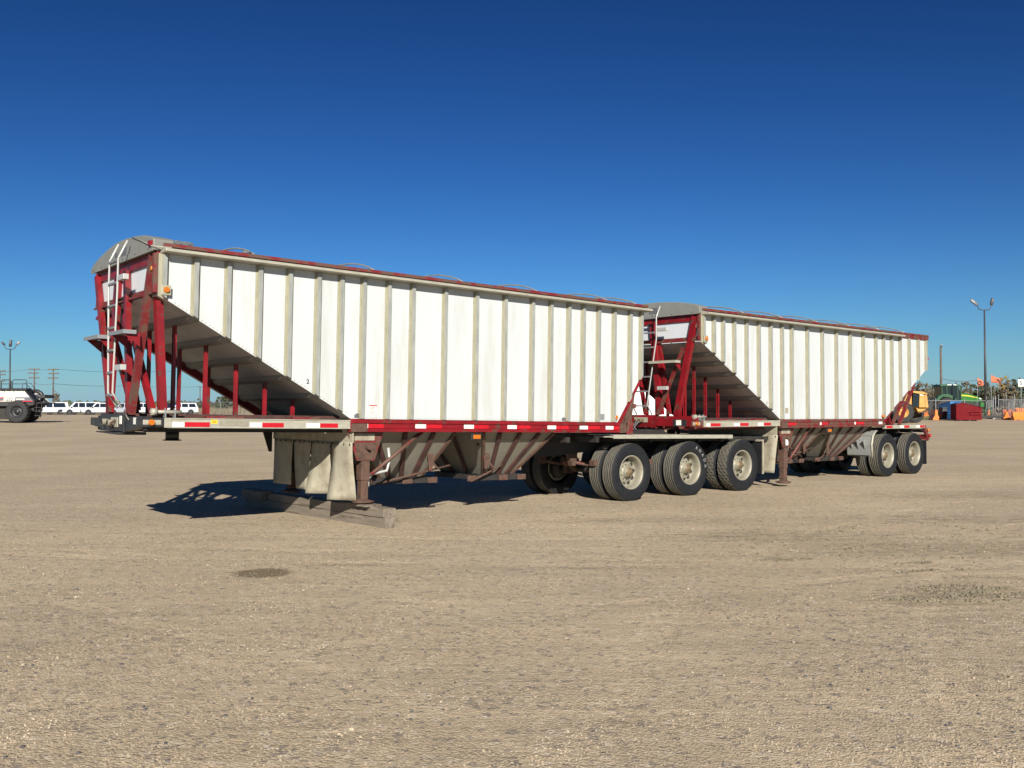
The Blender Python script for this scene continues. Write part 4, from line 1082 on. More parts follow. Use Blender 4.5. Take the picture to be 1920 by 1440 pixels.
for a, b_ in ((-30, -15), (-13, 1), (1.5, 15.5), (19, 37), (39.5, 66)):
    m = MB(); t = sz(711.5); lo = sz(728)
    m.tube([(sx(a), -1.5, lo), (sx(a), -1.5, t - .12), (sx(a) + .1, -1.5, t), (sx(b_) - .1, -1.5, t), (sx(b_), -1.5, t - .12), (sx(b_), -1.5, lo)], .035, 6)
    m.tube([(sx(a), -1.5, sz(719)), (sx(b_), -1.5, sz(719))], .028, 6); m.build('hand_rail', 'black', sc_)
for a in (5, 16, 27, 38, 45, 55):
    slab('lid_latch', [(a - 1.6, 730), (a + 1.6, 730), (a + .6, 734), (a - .8, 735)], -1.40, -1.36, 'seedwhite', 0)
m = MB(); m.tube([(sx(58), -1.55, sz(729)), (sx(59), -1.55, sz(717)), (sx(63), -1.55, sz(717)), (sx(76), -1.55, sz(731))], .03, 6)
m.tube([(sx(66), -1.2, sz(717.5)), (sx(70), -1.2, sz(717.5)), (sx(80), -1.2, sz(731))], .03, 6); m.build('stair_rail', 'black', sc_)
m = MB(); m.bar((sx(62), -1.2, sz(729)), (sx(82), -1.2, sz(751)), 1.0, .12); m.build('stair', 'black', sc_)
m = MB(); m.tube([(sx(70), -1.0, sz(732.5)), (sx(80), -1.0, sz(732)), (sx(87), -1.0, sz(736)), (sx(91), -1.0, sz(742)), (sx(88), -1.0, sz(750))], .17, 8)
m.build('air_duct', 'black', sc_)
slab('blower_box', [(89, 739), (98, 739), (98, 745), (89, 745)], -1.4, .4, 'trim')
slab('platform', [(82, 753), (98, 753), (98, 755.4), (82, 755.4)], -1.4, .6, 'black')
for (a, c) in ((83, 752), (90, 752), (97, 752), (86, 746)):
    m = MB(); m.tube([(sx(a), -1.3, sz(c)), (sx(a), -1.3, sz(738 if a < 97 else 741))], .05, 6); m.build('duct_post', 'black', sc_)
for dx in (0, 9):
    m = MB(); m.tube([(sx(84 + dx), -1.4, sz(755)), (sx(81.5 + dx), -1.4, sz(781))], .04, 6); m.build('step_rail', 'black', sc_)
for q in (762, 769, 777): slab('step', [(81.5 + (0), q), (92, q), (92, q + .9), (81.5, q + .9)], -1.6, -1.2, 'trim', 0)
m = MB(); m.bar((sx(-70), 0, sz(764)), (sx(72), 0, sz(764)), 1.6, .5); m.build('chassis', 'dark', sc_)
m = MB(); m.bar((sx(72), 0, sz(770)), (sx(80), 0, sz(757)), .2, .3); m.build('hitch_arm', 'dark', sc_)
slab('under_box', [(3, 765), (26, 765), (26, 784), (3, 784)], -.9, .9, 'dark')
big_wheel(sc_, sx(49), -1.35, 1.02, 1.02, .75, .55, 'black'); big_wheel(sc_, sx(44), .9, 1.02, 1.02, .75, .55, 'black')
big_wheel(sc_, sx(-45), -1.35, 1.02, 1.02, .75, .55, 'black')

# --- lamp posts
def lamp_post(px, ptop, Y, heads, label):
    p = ground_pt(px, Y); k = Y / FPX; base = 766 + (CAM_H - gz(Y)) / k; H = (base - ptop) * k
    r = empty('lamp_post', p, 0, label, 'lamp post', 'yard floodlight masts')
    m = MB(); m.tube([(0, 0, 0), (0, 0, H)], .15, 10, r2=.07); m.build('mast', 'lamppole', r)
    m = MB(); m.tube([(0, 0, -.02), (0, 0, .35)], .28, 12); m.build('footing', 'galv', r)
    m = MB(); a = .75
    m.tube([(-a, 0, H + .75), (-a, 0, H + .45), (-a + .2, 0, H + .08), (-.3, 0, H), (.3, 0, H), (a - .2, 0, H + .08), (a, 0, H + .45), (a, 0, H + .75)], .045, 8); m.build('bracket', 'lamppole', r)
    for (x, tilt, sc) in heads:
        hd = MB(); hd.box((-.18 * sc, -.09, 0), (.18 * sc, .09, 1.0 * sc)); o = hd.build('lamp_head', 'lamppole' if sc < .9 else 'lamphead', r, bevel=.03)
        o.location = (x, 0, H + (.55 if abs(x) > .1 else .35)); o.rotation_euler = (radians(-22), radians(tilt), 0)
        g_ = MB(); g_.box((-.12 * sc, -.105, .4 * sc), (.12 * sc, -.092, .92 * sc)); g_.build('lamp_lens', 'lampglass', o)
    return r
lamp_post(1848, 582, 100, [(-.75, -42, .85), (.75, 24, .85)], 'tall dark floodlight mast with two heads beside the red dumpster')
lamp_post(18, 653, 120, [(-.75, -52, .62), (.75, 40, .62), (0, -8, .9)], 'floodlight mast behind the seed cart at the left edge')

# --- utility poles and wires
def util_pole(px, ptop, Y, arms, label, k_arm=5.0, r=.17):
    p = ground_pt(px, Y); k = Y / FPX; H = (766 + (CAM_H - gz(Y)) / k - ptop) * k
    o = empty('utility_pole', p, 0, label, 'utility pole', 'wooden power poles')
    MB().tube([(0, 0, 0), (0, 0, H)], r, 9, r2=r * .7).build('pole', 'polewood', o)
    for (dy, dx) in arms:
        z = (766 + (CAM_H - gz(Y)) / k - dy) * k
        MB().box((dx * k - k_arm * k, -.22, z - .09), (dx * k + k_arm * k, -.10, z + .09)).build('crossarm', 'polewood', o)
        for q in (-.85, -.4, .4, .85): MB().tube([(dx * k + q * k_arm * k, -.16, z + .08), (dx * k + q * k_arm * k, -.16, z + .35)], .06, 6).build('insulator', 'galv', o)
    return p
util_pole(64, 690, 180, [(691, 0), (698, -2), (707, 0)], 'three armed power pole directly right of the floodlight mast', 10)
util_pole(99.5, 690, 180, [(691.5, 0), (699, 1.5), (707.5, 0)], 'three armed power pole standing clear right of the seed cart', 10)
util_pole(-1, 693, 180, [(694, 3), (701, 4), (713, 3)], 'power pole cut by the left edge of the photo', 8)
util_pole(375, 724, 330, [(724, 0)], 'thin far power pole seen under the sloped trailer front', 6, .22)
p_ = util_pole(1765, 649, 118, [(651, 1)], 'weathered bare wooden pole behind the green tractor', .5, .17)
def wire(name, pts, r, label):
    P_ = [Vector((X_at(a, Y), Y, CAM_H + (766 - b) * Y / FPX)) for a, b, Y in pts]
    # subdivide smoothly
    out = []
    for i in range(len(P_) - 1):
        for k in range(6):
            t = k / 6; out.append(P_[i].lerp(P_[i + 1], t) - Vector((0, 0, .25 * sin(pi * t))))
    out.append(P_[-1]); o = MB().tube(out, r, 5).build(name, 'wire'); return tag(o, label, 'overhead wire', 'overhead power lines')
wire('overhead_wire', [(-60, 697, 180), (64, 690, 180), (99.5, 690, 180), (230, 695, 210), (375, 692.5, 330), (470, 697, 330)], .03, 'upper overhead wire crossing the sky behind the near trailer nose')
wire('overhead_wire', [(64, 717, 180), (99.5, 718, 180), (230, 722, 250), (375, 724, 330), (500, 731, 330)], .035, 'lower overhead wire running to the thin far pole')
wire('overhead_wire', [(1766, 711, 118), (1833, 714, 118), (1858, 715, 118), (1905, 717, 118)], .04, 'dark cable sagging from the bare wooden pole towards the orange flags')

# ================================================================== yard, right side
def rbox(parent, name, a, b, m, bevel=.0): return MB().box(a, b).build(name, m, parent, bevel=bevel)
# --- red dumpster
def dumpster(px, Y, rz, L_, Wd, H0, H1, m, label, name='dumpster'):
    r = empty(name, ground_pt(px, Y), rz, label, 'dumpster')
    # long side is local x, front (high) at -x
    t = .04
    side = [(-L_ / 2, .08), (L_ / 2, .08), (L_ / 2, H1), (-L_ / 2 + .45, H0), (-L_ / 2, H0 - .15)]
    MB().prism(side, 'y', -Wd / 2, -Wd / 2 + t).build('side_wall', m, r, bevel=.01)
    MB().prism(side, 'y', Wd / 2 - t, Wd / 2).build('side_wall', m, r, bevel=.01)
    rbox(r, 'end_wall', (-L_ / 2, -Wd / 2 + t, .08), (-L_ / 2 + t, Wd / 2 - t, H0 - .15), m); rbox(r, 'end_wall', (L_ / 2 - t, -Wd / 2 + t, .08), (L_ / 2, Wd / 2 - t, H1), m)
    rbox(r, 'floor', (-L_ / 2 + t, -Wd / 2 + t, .08), (L_ / 2 - t, Wd / 2 - t, .14), 'bindark')
    MB().prism([(-L_ / 2 - .02, H0 - .13), (-L_ / 2 + .45, H0 + .02), (-L_ / 2 + .45, H0 + .05), (-L_ / 2 - .02, H0 - .09)], 'y', -Wd / 2 - .02, Wd / 2 + .02).build('lid', 'bindark', r)
    MB().prism([(-L_ / 2 + .46, H0 + .02), (L_ / 2 + .04, H1 + .02), (L_ / 2 + .04, H1 + .06), (-L_ / 2 + .46, H0 + .06)], 'y', -Wd / 2 - .02, Wd / 2 + .02).build('lid', m if 'red' in label else 'bindark', r)
    for s in (-1, 1):
        y = s * Wd / 2
        m_ = MB(); m_.box((.05, y, .55), (L_ / 2 - .12, y + s * .10, .62)); m_.box((.05, y, .80), (L_ / 2 - .12, y + s * .10, .87)); m_.box((.05, y, .621), (.10, y + s * .09, .799)); m_.build('lift_pocket', m, r, bevel=.01)
    for sx_ in (-.7, 0, .7): rbox(r, 'skid', (sx_ - .05, -Wd / 2 + .1, 0), (sx_ + .05, Wd / 2 - .1, .08), 'bindark')
    return r
dumpster(1810.5, 88, radians(-8), 2.25, 1.7, 1.66, 1.20, 'binred', 'dark red dumpster with sloping lid, nearest of the bins')
dumpster(1781, 93, radians(-78), 1.7, 1.25, 1.55, 1.75, 'binblue', 'bright blue dumpster behind the left end of the red one')
r = empty('bin_stack', ground_pt(1767.5, 91), 0, 'small dark grey waste bin left of the blue dumpster', 'bin')
rbox(r, 'body', (-.22, -.4, .05), (.22, .4, 1.15), 'bindark', .02); rbox(r, 'lid', (-.25, -.45, 1.15), (.25, .45, 1.24), 'trim', .02); rbox(r, 'sign_plate', (-.12, -.415, .45), (.12, -.402, .85), 'binred')

# --- plastic road barriers
def barrier(px, Y, rz, L_, label, H=1.0, m='orange'):
    r = empty('plastic_barrier', ground_pt(px, Y), rz, label, 'barrier', 'orange plastic barriers')
    prof = [(-.32, 0), (-.32, .16), (-.13, .50), (-.10, H), (.10, H), (.13, .50), (.32, .16), (.32, 0)]
    MB().prism(prof, 'x', -L_ / 2, L_ / 2).build('body', m, r, bevel=.03)
    for s in (-1, 1): MB().box((s * L_ * .28 - .12, -.33, -.0), (s * L_ * .28 + .12, .33, .07)).build('fork_slot', 'bindark', r)
    MB().box((L_ / 2, -.05, .2), (L_ / 2 + .06, .05, .85)).build('coupling_lug', m, r)
    return r
barrier(1751, 91, radians(80), 1.7, 'orange plastic barrier seen end on, alone on the gravel left of the bins')
barrier(1736, 100, radians(60), 1.7, 'orange plastic barrier half hidden behind the yellow machine', .85)
barrier(1708.5, 84, radians(80), 1.0, 'orange barrier end just right of the yellow machine tyre', .95)
barrier(1886, 92, radians(66), 1.7, 'orange barrier with its dark shaded side turned left, near the fence panels', .80)
barrier(1915, 90, radians(4), 1.9, 'orange barrier cut by the right edge, its long side lit', .80)
barrier(1893, 101, radians(3), 1.7, 'pale orange barrier behind the two right hand ones', .95, 'orangef')
barrier(1915, 103, radians(3), 1.5, 'orange barrier at the back, right edge, seen above the lit one', 1.1)
barrier(1853, 104, radians(70), 1.2, 'small orange barrier behind the mesh fence beside the lamp mast', .9)

# --- yellow machine
Ym = 80; km = Ym / FPX; gm_ = 766 + (CAM_H - gz(Ym)) / km
ym = empty('yellow_machine', ground_pt(1690, Ym), 0, 'yellow construction machine partly hidden behind the far trailer tail', 'construction machine')
def yx(px): return (px - 1690) * km
def yz(py): return (gm_ - py) * km
def ys_(name, pts, y0, y1, m, bevel=.03):
    b = MB(); b.prism([(yx(a), yz(c)) for a, c in pts], 'y', y0, y1); return b.build(name, m, ym, bevel=bevel)
ys_('hood', [(1676, 762), (1676, 756), (1698, 738), (1703, 738), (1703, 764)], -.7, .7, 'macyellow')
ys_('hood_band', [(1684, 752.5), (1700, 754), (1700, 755.2), (1684, 753.7)], -.72, -.702, 'trim', 0)
ys_('cab', [(1703, 764), (1705, 738), (1716, 738), (1716, 764)], -.8, .8, 'glass')
ys_('cab_roof', [(1703, 737.5), (1704, 734.5), (1722, 735.5), (1730, 739), (1730, 741), (1716, 740)], -.95, .95, 'macyellow')
ys_('rear_box', [(1715, 765), (1716, 742), (1730, 742), (1732.5, 765)], -.85, .85, 'macyellow')
ys_('rear_panel_seam', [(1726, 765), (1725.6, 744), (1726.2, 744), (1726.6, 765)], -.86, -.851, 'trim', 0)
ys_('label_plate', [(1716, 740.4), (1723, 741.4), (1723, 743), (1716, 742.2)], -.88, -.865, 'tw', 0)
ys_('frame', [(1702, 766), (1700, 763), (1733, 763), (1734, 766), (1722, 773), (1715, 773), (1712, 766)], -.6, .6, 'macyellow')
ys_('counterweight', [(1715, 773), (1733, 768), (1733, 774), (1716, 776)], -.5, .5, 'rust')
big_wheel(ym, yx(1683), -.95, .92, .92, .55, .42, 'macyellow', lugs=18); big_wheel(ym, yx(1683), .95, .92, .92, .55, .42, 'macyellow', lugs=18)
big_wheel(ym, yx(1720), .6, .75, .75, .5, .36, 'rust', lugs=18)

# --- green tractor
Yt = 107; kt = Yt / FPX; gt = 766 + (CAM_H - gz(Yt)) / kt
tr = empty('tractor', ground_pt(1790, Yt), 0, 'green tractor with dark cab and yellow wheels facing right behind the bins', 'tractor')
def tx(px): return (px - 1790) * kt
def tz(py): return (gt - py) * kt
def ts(name, pts, y0, y1, m, bevel=.03):
    b = MB(); b.prism([(tx(a), tz(c)) for a, c in pts], 'y', y0, y1); return b.build(name, m, tr, bevel=bevel)
ts('cab', [(1760, 745), (1757, 726), (1790, 725), (1794, 738), (1794, 753), (1764, 753)], -.9, .9, 'glass')
ts('cab_roof', [(1755, 726), (1756, 722.5), (1770, 721.5), (1788, 722), (1794, 724.5), (1793, 726)], -1.05, 1.05, 'dkgreen', .06)
ts('roof_panel', [(1769, 721.6), (1784, 721.8), (1787, 724), (1768, 724)], -1.07, -.6, 'carwhite')
for px in (1759, 1768, 1788, 1794):
    m = MB(); m.bar((tx(px), -.92, tz(726)), (tx(px + .8), -.92, tz(751)), .10, .08); m.build('cab_pillar', 'dkgreen', tr)
ts('hood', [(1795, 754), (1795, 740.5), (1798, 738.5), (1812, 739.5), (1828, 743.5), (1836, 748), (1837, 754), (1826, 756)], -.5, .5, 'green', .08)
ts('hood_stripe', [(1798, 741.2), (1812, 742.2), (1829, 746.6), (1829, 748), (1812, 744.6), (1798, 743.6)], -.52, -.502, 'tryellow', 0)
ts('headlamp', [(1832, 746.5), (1836, 748.5), (1836, 750), (1832, 749)], -.52, .52, 'tw', 0)
ts('fender', [(1745, 752), (1750, 744), (1758, 740.5), (1768, 740), (1778, 744), (1785, 752), (1780, 752), (1770, 746), (1758, 745), (1750, 752)], -1.3, -.6, 'dkgreen', 0)
ts('engine_frame', [(1790, 764), (1790, 754), (1832, 754), (1832, 764)], -.35, .35, 'dark')
ts('front_weight', [(1835, 765), (1835, 756), (1845, 756), (1845, 763)], -.4, .4, 'green')
big_wheel(tr, tx(1765), -1.25, 1.12, 1.14, .6, .55, 'tryellow', lugs=24); big_wheel(tr, tx(1752), -.4, 1.12, 1.14, .6, .55, 'dark', lugs=24); big_wheel(tr, tx(1750), 1.2, 1.12, 1.14, .6, .55, 'tryellow', lugs=24)
big_wheel(tr, tx(1814), -1.1, .78, .78, .5, .40, 'tryellow', lugs=20); big_wheel(tr, tx(1814), 1.1, .78, .78, .5, .40, 'tryellow', lugs=20)
ts('hitch', [(1742, 762), (1750, 755), (1752, 760), (1746, 766)], -.4, .4, 'dark')

# --- flags
def flag(px, top, Y, pts, label, emblem):
    k = Y / FPX; b = 766 + (CAM_H - gz(Y)) / k; r = empty('flag', ground_pt(px, Y), 0, label, 'flag', 'orange flags by the fence')
    H = (b - top) * k; MB().tube([(0, 0, 0), (0, 0, H)], .03, 6).build('flag_pole', 'galv', r)
    n = 10; vs = []; fs = []
    for i in range(n + 1):
        t = i / n
        for j in range(5):
            s = j / 4; x = pts[0] * t; zt = H - pts[1] * t; zb = H - pts[2] - (pts[3]) * t
            vs.append((x, .12 * sin(t * 7) * t, zt + (zb - zt) * s))
    for i in range(n):
        for j in range(4): a = i * 5 + j; fs.append((a, a + 1, a + 6, a + 5))
    b_ = MB(); b_.add(vs, fs, 0, True); o = b_.build('flag_cloth', 'orangef', r); md = o.modifiers.new('t', 'SOLIDIFY'); md.thickness = .012
    m = MB()
    if emblem: 
        ring = [(pts[0] * .30 + cos(a) * .20, -.06, H - pts[1] * .3 - pts[2] * .48 + sin(a) * .18) for a in [i * 2 * pi / 16 for i in range(17)]]
        m.tube(ring, .045, 6); m.build('flag_emblem', 'ink', r)
    else:
        m.prism([(pts[0] * .52, H - pts[1] * .52 - .25), (pts[0] * .85, H - pts[1] * .8 - .45), (pts[0] * .9, H - pts[1] * .9 - .32), (pts[0] * .6, H - pts[1] * .6 - .1)], 'y', -.18, -.16); m.build('flag_emblem', 'ink', r)
flag(1833, 709, 106, (.72, .45, .95, .0), 'darker orange flag with round black emblem, left of the lamp mast', True)
flag(1858.5, 704, 106, (1.15, .55, .85, .12), 'bright orange flag flying right of the lamp mast', False)

# --- sign
r = empty('number_sign', ground_pt(1914.5, 95), 0, 'small white sign with a black 5 on a grey pole at the right edge', 'sign')
kz = 95 / FPX; gzs = 766 + (CAM_H - gz(95)) / kz
MB().tube([(0, 0, 0), (0, 0, (gzs - 714) * kz)], .03, 6).build('pole', 'galv', r)
MB().box((-.31, -.06, (gzs - 726) * kz), (.26, -.035, (gzs - 712.5) * kz)).build('sign_board', 'tw', r)
o = text_mesh('sign_digit', '5', .56, 'ink', r, bold=True); o.location = (-.02, -.065, (gzs - 719.8) * kz); o.rotation_euler = (pi / 2, 0, 0)
m = MB()
for q in range(4): m.box((-.14 + q * .06, -.064, (gzs - 714.6) * kz), (-.10 + q * .06, -.0605, (gzs - 713.7) * kz))
m.build('sign_small_lettering', 'hose', r)
MB().box((.28, -.05, (gzs - 726) * kz), (.8, -.03, (gzs - 712.5) * kz)).build('black_board', 'ink', r)

# --- fences
def mesh_mat():
    m = bpy.data.materials.new('chain_link'); m.use_nodes = True; n = m.node_tree; N = n.nodes; L = n.links; b = N['Principled BSDF']
    b.inputs['Base Color'].default_value = (.12, .125, .13, 1); b.inputs['Roughness'].default_value = .5
    tc = N.new('ShaderNodeTexCoord'); mp = N.new('ShaderNodeMapping'); mp.inputs['Rotation'].default_value = (0, radians(45), 0); mp.inputs['Scale'].default_value = (14, 1, 14); L.new(tc.outputs['Object'], mp.inputs[0])
    sp = N.new('ShaderNodeSeparateXYZ'); L.new(mp.outputs[0], sp.inputs[0]); outs = []
    for i in (0, 2):
        f = N.new('ShaderNodeMath'); f.operation = 'FRACT'; L.new(sp.outputs[i], f.inputs[0]); g_ = N.new('ShaderNodeMath'); g_.operation = 'LESS_THAN'; g_.inputs[1].default_value = .045; L.new(f.outputs[0], g_.inputs[0]); outs.append(g_.outputs[0])
    mx = N.new('ShaderNodeMath'); mx.operation = 'MAXIMUM'; L.new(outs[0], mx.inputs[0]); L.new(outs[1], mx.inputs[1]); L.new(mx.outputs[0], b.inputs['Alpha']); return m
M['mesh'] = mesh_mat()
def chain_fence(pxs, Y, H, label, step):
    x0, x1 = X_at(pxs[0], Y), X_at(pxs[1], Y)
    r = empty('chain_link_fence', (x0, Y, gz(Y)), 0, label, 'fence'); Ln = x1 - x0
    MB().tube([(0, 0, H), (Ln, 0, H)], .03, 6).build('top_rail', 'galv', r); MB().tube([(0, 0, .1), (Ln, 0, .1)], .015, 6).build('bottom_wire', 'galv', r)
    MB().box((0, .0, .1), (Ln, .004, H)).build('wire_mesh', 'mesh', r)
    pp = MB().tube([(0, 0, 0), (0, 0, H + .25)], .04, 6).build('fence_post', 'galv', r); x = step
    while x < Ln + .01:
        c = pp.copy(); COL.objects.link(c); c.location = (x, 0, 0); x += step
chain_fence((1700, 1885), 99, 1.9, 'chain link fence with grey posts running behind the dumpsters', 3.05)
chain_fence((345, 660), 152, 2.0, 'chain link fence seen under the near trailer slope behind the parked wagon', 2.98)
# stack of crowd control panels
for i, (px, Y, rz, n_) in enumerate(((1862, 97, 80, 9), (1866, 98, 62, 9), (1872, 97, 20, 10), (1887, 99, 6, 14), (1899, 100, 3, 12))):
    r = empty('fence_panel', ground_pt(px, Y), radians(rz), ['grey barred panel leaning edge on beside the lamp mast', 'grey barred panel next to the edge on one, left end of the stack', 'grey barred panel at the corner of the stack with a tall post',
              'wide grey barred panel behind the orange barriers', 'grey barred panel at the right end of the stack'][i], 'fence panel', 'stacked grey fence panels')
    Ln = 2.2; H = 2.0
    for x in (0, Ln): MB().tube([(x, 0, 0), (x, 0, H + (.55 if i in (2, 3) else .35))], .04, 6).build('upright', 'galv', r)
    for z in (.2, H): MB().tube([(0, 0, z), (Ln, 0, z)], .03, 6).build('rail', 'galv', r)
    for q in range(1, n_): MB().tube([(Ln * q / n_, 0, .2), (Ln * q / n_, 0, H)], .018, 5).build('bar', 'galv', r)
r = empty('flatbed_frame', ground_pt(1850, 96), 0, 'low dark metal frame lying on the ground beside the red dumpster', 'metal frame')
rbox(r, 'side_beam', (-1.2, -.5, .12), (1.9, -.4, .36), 'dark'); rbox(r, 'side_beam', (-1.2, .4, .12), (1.9, .5, .36), 'dark')
for x in (-1.1, .3, 1.7): rbox(r, 'foot', (x, -.6, 0), (x + .25, .6, .118), 'galv')
for x in (-.9, -.3, .3): MB().tube([(x, -.2, .36), (x + .1, -.1, 1.2)], .06, 6).build('rod', 'dkgreen', r)

# --- white enclosed trailer seen through the gap between the two grain trailers
r = empty('enclosed_trailer', ground_pt(1218, 62), radians(14), 'white ribbed trailer parked far behind, seen in the gap between the grain trailers', 'trailer')
MB().box((-2.3, -1.2, .75), (2.9, 1.2, 3.6)).build('body', 'boxwhite', r, bevel=.12)
for q in range(13): MB().box((-2.2 + q * .4, -1.215, .85), (-2.17 + q * .4, -1.2005, 3.45)).build('side_seam', 'galv', r)
MB().box((-2.3, -.9, .5), (2.9, .9, .745)).build('chassis', 'dark', r)
for x in (-.6, .4):
    b = MB(); b.lathe([(.2, -.02), (.38, -.03), (.4, .0), (.4, .18), (.2, .2)], 18); b.v = [(a + x, c - 1.15, d + .4) for a, c, d in b.v]; b.build('wheel', 'tyre', r)
MB().box((1.3, -1.23, 1.05), (1.6, -1.202, 1.45)).build('orange_lamp', 'orange', r)  # orange lamp on the trailer side, drawn as a plain box without glow

# ================================================================== vegetation
def foliage(name, parent, mat_, cx, cy, z0_, rx, ry, rz_, n, size, seed, density=.55):
    rnd = random.Random(seed); b = MB(); off = Vector((seed * 3.1, seed * 1.7, 0)); c = 0; tries = 0
    while c < n and tries < n * 12:
        tries += 1
        x, y, z = rnd.uniform(-1, 1), rnd.uniform(-1, 1), rnd.uniform(-1, 1)
        if x * x + y * y + z * z > 1: continue
        q = Vector((x * rx, y * ry, z * rz_))
        if noise.noise(q * (1.15 / max(.6, rx * .45)) + off) < (1 - density) * .5 - .12 + .25 * (x * x + z * z): continue
        s = size * rnd.uniform(.5, 1.3); a = Vector((rnd.uniform(-1, 1), rnd.uniform(-1, 1), rnd.uniform(-1, 1))).normalized(); d = a.orthogonal().normalized(); e = a.cross(d)
        p = Vector((cx, cy, z0_)) + q
        b.add([p - d * s, p + e * s * .6, p + d * s, p - e * s * .6], [(0, 1, 2, 3)]); c += 1
    return b.build(name, mat_, parent, recalc=False)
def shrub(px, ptop, Y, wpx, mat_, label, seed, n=900, bare=False, size=.10, name='tall_shrub', group='tall shrubs along the right hand yard edge', pbase=None, cat='shrub'):
    k = Y / FPX; base = 766 + (CAM_H - gz(Y)) / k; H = (base - ptop) * k; W2 = wpx * k / 2
    r = empty(name, ground_pt(px, Y), 0, label, cat, group); rnd = random.Random(seed)
    b = MB(); b.tube([(0, 0, -.1), (rnd.uniform(-.1, .1), 0, H * .35)], .07, 6, r2=.05)
    br = MB()
    for i in range(34 if bare else 14):
        a = rnd.uniform(0, 2 * pi); rr = rnd.uniform(.2, .95); z1 = H * rnd.uniform(.45, 1.02)
        x1, y1 = W2 * rr * cos(a), W2 * rr * sin(a) * .8
        mid = (x1 * .45, y1 * .45, z1 * .55)
        br.tube([(0, 0, H * rnd.uniform(.02, .3)), mid, (x1, y1, z1)], .03, 4, cap=False, r2=.008)
        for q in range(4 if bare else 2):
            t = rnd.uniform(.4, .9); s = Vector(mid).lerp(Vector((x1, y1, z1)), t); e = s + Vector((rnd.uniform(-.5, .5), rnd.uniform(-.4, .4), rnd.uniform(.1, .6)))
            br.tube([s, e], .012, 3, cap=False, r2=.005)
    b.build('trunk', 'twig', r); br.build('branch', 'twig', r, recalc=False)
    foliage('crown', r, mat_, 0, 0, H * .52, W2, W2 * .8, H * .5, n if not bare else n // 3, size, seed, .6 if not bare else .45)
    return r
desc = ['brown', 'dull green', 'bare grey']
spec = [(1655, 722, 60), (1690, 716, 44), (1716, 717, 30), (1728, 713, 30), (1741, 720, 28), (1752, 716, 26), (1768, 716, 26), (1785, 712, 26), (1800, 716, 24), (1812, 712, 26), (1826, 717, 24), (1838, 714, 24), (1850, 713, 26),
        (1866, 716, 26), (1880, 718, 24), (1892, 712, 24), (1903, 709, 22), (1916, 706, 26)]
where = ['hidden mostly behind the far trailer', 'behind the tail of the far trailer', 'just right of the far trailer tail', 'above the roof of the yellow machine', 'right of the yellow machine roof', 'left of the tractor cab', 'behind the tractor cab and pole',
         'behind the right side of the tractor cab', 'above the tractor hood', 'above the front of the tractor', 'left of the darker flag', 'between the darker flag and the lamp mast', 'directly behind the lamp mast', 'behind the bright flag',
         'under the golden tree', 'left of the number sign', 'just left of the number sign pole', 'behind the number sign at the right edge']
for i, (px, top, wp) in enumerate(spec):
    kd = (0, 1, 2, 0, 2, 1, 2, 0, 2, 0, 1, 2, 1, 0, 1, 0, 1, 1)[i]
    shrub(px, top + 3, 128 + (i % 3) * 3, wp * 1.25, ('leafbrown', 'leafdark', 'leafbrown')[kd], '%s tall shrub %s' % (desc[kd], where[i]), 40 + i, n=1500, bare=(kd == 2), size=.13)
shrub(1881, 703, 150, 26, 'leafgold', 'golden leaved autumn tree rising above the shrubs right of the bright flag', 77, n=1300, size=.14, name='autumn_tree', group=None, cat='tree')
# distant hedge behind the shrubs, one mass
def wood(name, x0, x1, Y, h, label, seed, mat_='farwood', n=60):
    rnd = random.Random(seed); b = MB()
    for i in range(n):
        t = i / n; x = x0 + (x1 - x0) * (t + rnd.uniform(-.5, .5) / n); w_ = (x1 - x0) / n * rnd.uniform(.8, 1.8); hh = h * rnd.uniform(.55, 1.1)
        vs = []; N_ = 7
        for j in range(4):
            zz = hh * (0, .45, .8, 1.0)[j]; rr = w_ * (.8, 1, .75, .25)[j]
            for q in range(N_):
                a = 2 * pi * q / N_; vs.append((x + rr * cos(a) * rnd.uniform(.75, 1.2), Y + rr * sin(a) * rnd.uniform(.75, 1.2), gz(Y) + zz * rnd.uniform(.9, 1.08) - .3))
        fs = [(j * N_ + q, j * N_ + (q + 1) % N_, (j + 1) * N_ + (q + 1) % N_, (j + 1) * N_ + q) for j in range(3) for q in range(N_)] + [tuple(3 * N_ + q for q in range(N_))]
        b.add(vs, fs)
    o = b.build(name, mat_, recalc=False); return tag(o, label, 'trees', kind='stuff')
wood('far_woods', -900, 900, 1300, 6.5, 'thin dark line of far woods on the horizon', 3, n=520)
wood('far_woods', -190, -135, 400, 3.6, 'low dark woods behind the parked white vehicles', 5, 'leafdark', n=90)
wood('hedge_mass', 48, 105, 150, 3.4, 'dark mass of undergrowth behind the right hand shrubs', 8, 'leafbrown', n=110)
shrub(106, 731, 300, 12, 'leafbrown', 'small round tree beside the power pole right of the seed cart', 91, n=500, size=.3, name='field_tree', group=None, cat='tree')
shrub(112 + 8, 750, 320, 14, 'leafbrown', 'low brown tree clump above the leftmost parked vehicles', 92, n=500, size=.35, name='field_tree', group=None, cat='tree')
shrub(424, 736, 205, 26, 'leafdark', 'round dark tree beyond the chain link fence, under the trailer slope', 93, n=1300, size=.22, name='field_tree', group=None, cat='tree')
shrub(411, 742, 200, 16, 'leafdark', 'smaller dark tree left of the round one beyond the fence', 96, n=700, size=.2, name='field_tree', group=None, cat='tree')
shrub(374, 746, 205, 13, 'leafdark', 'small bush at the foot of the thin far pole', 94, n=500, size=.2, name='field_tree', group=None, cat='bush')
shrub(329, 738, 260, 8, 'twig', 'bare sapling seen between two red props of the near trailer', 95, n=10, bare=True, size=.1, name='field_tree', group=None, cat='sapling')
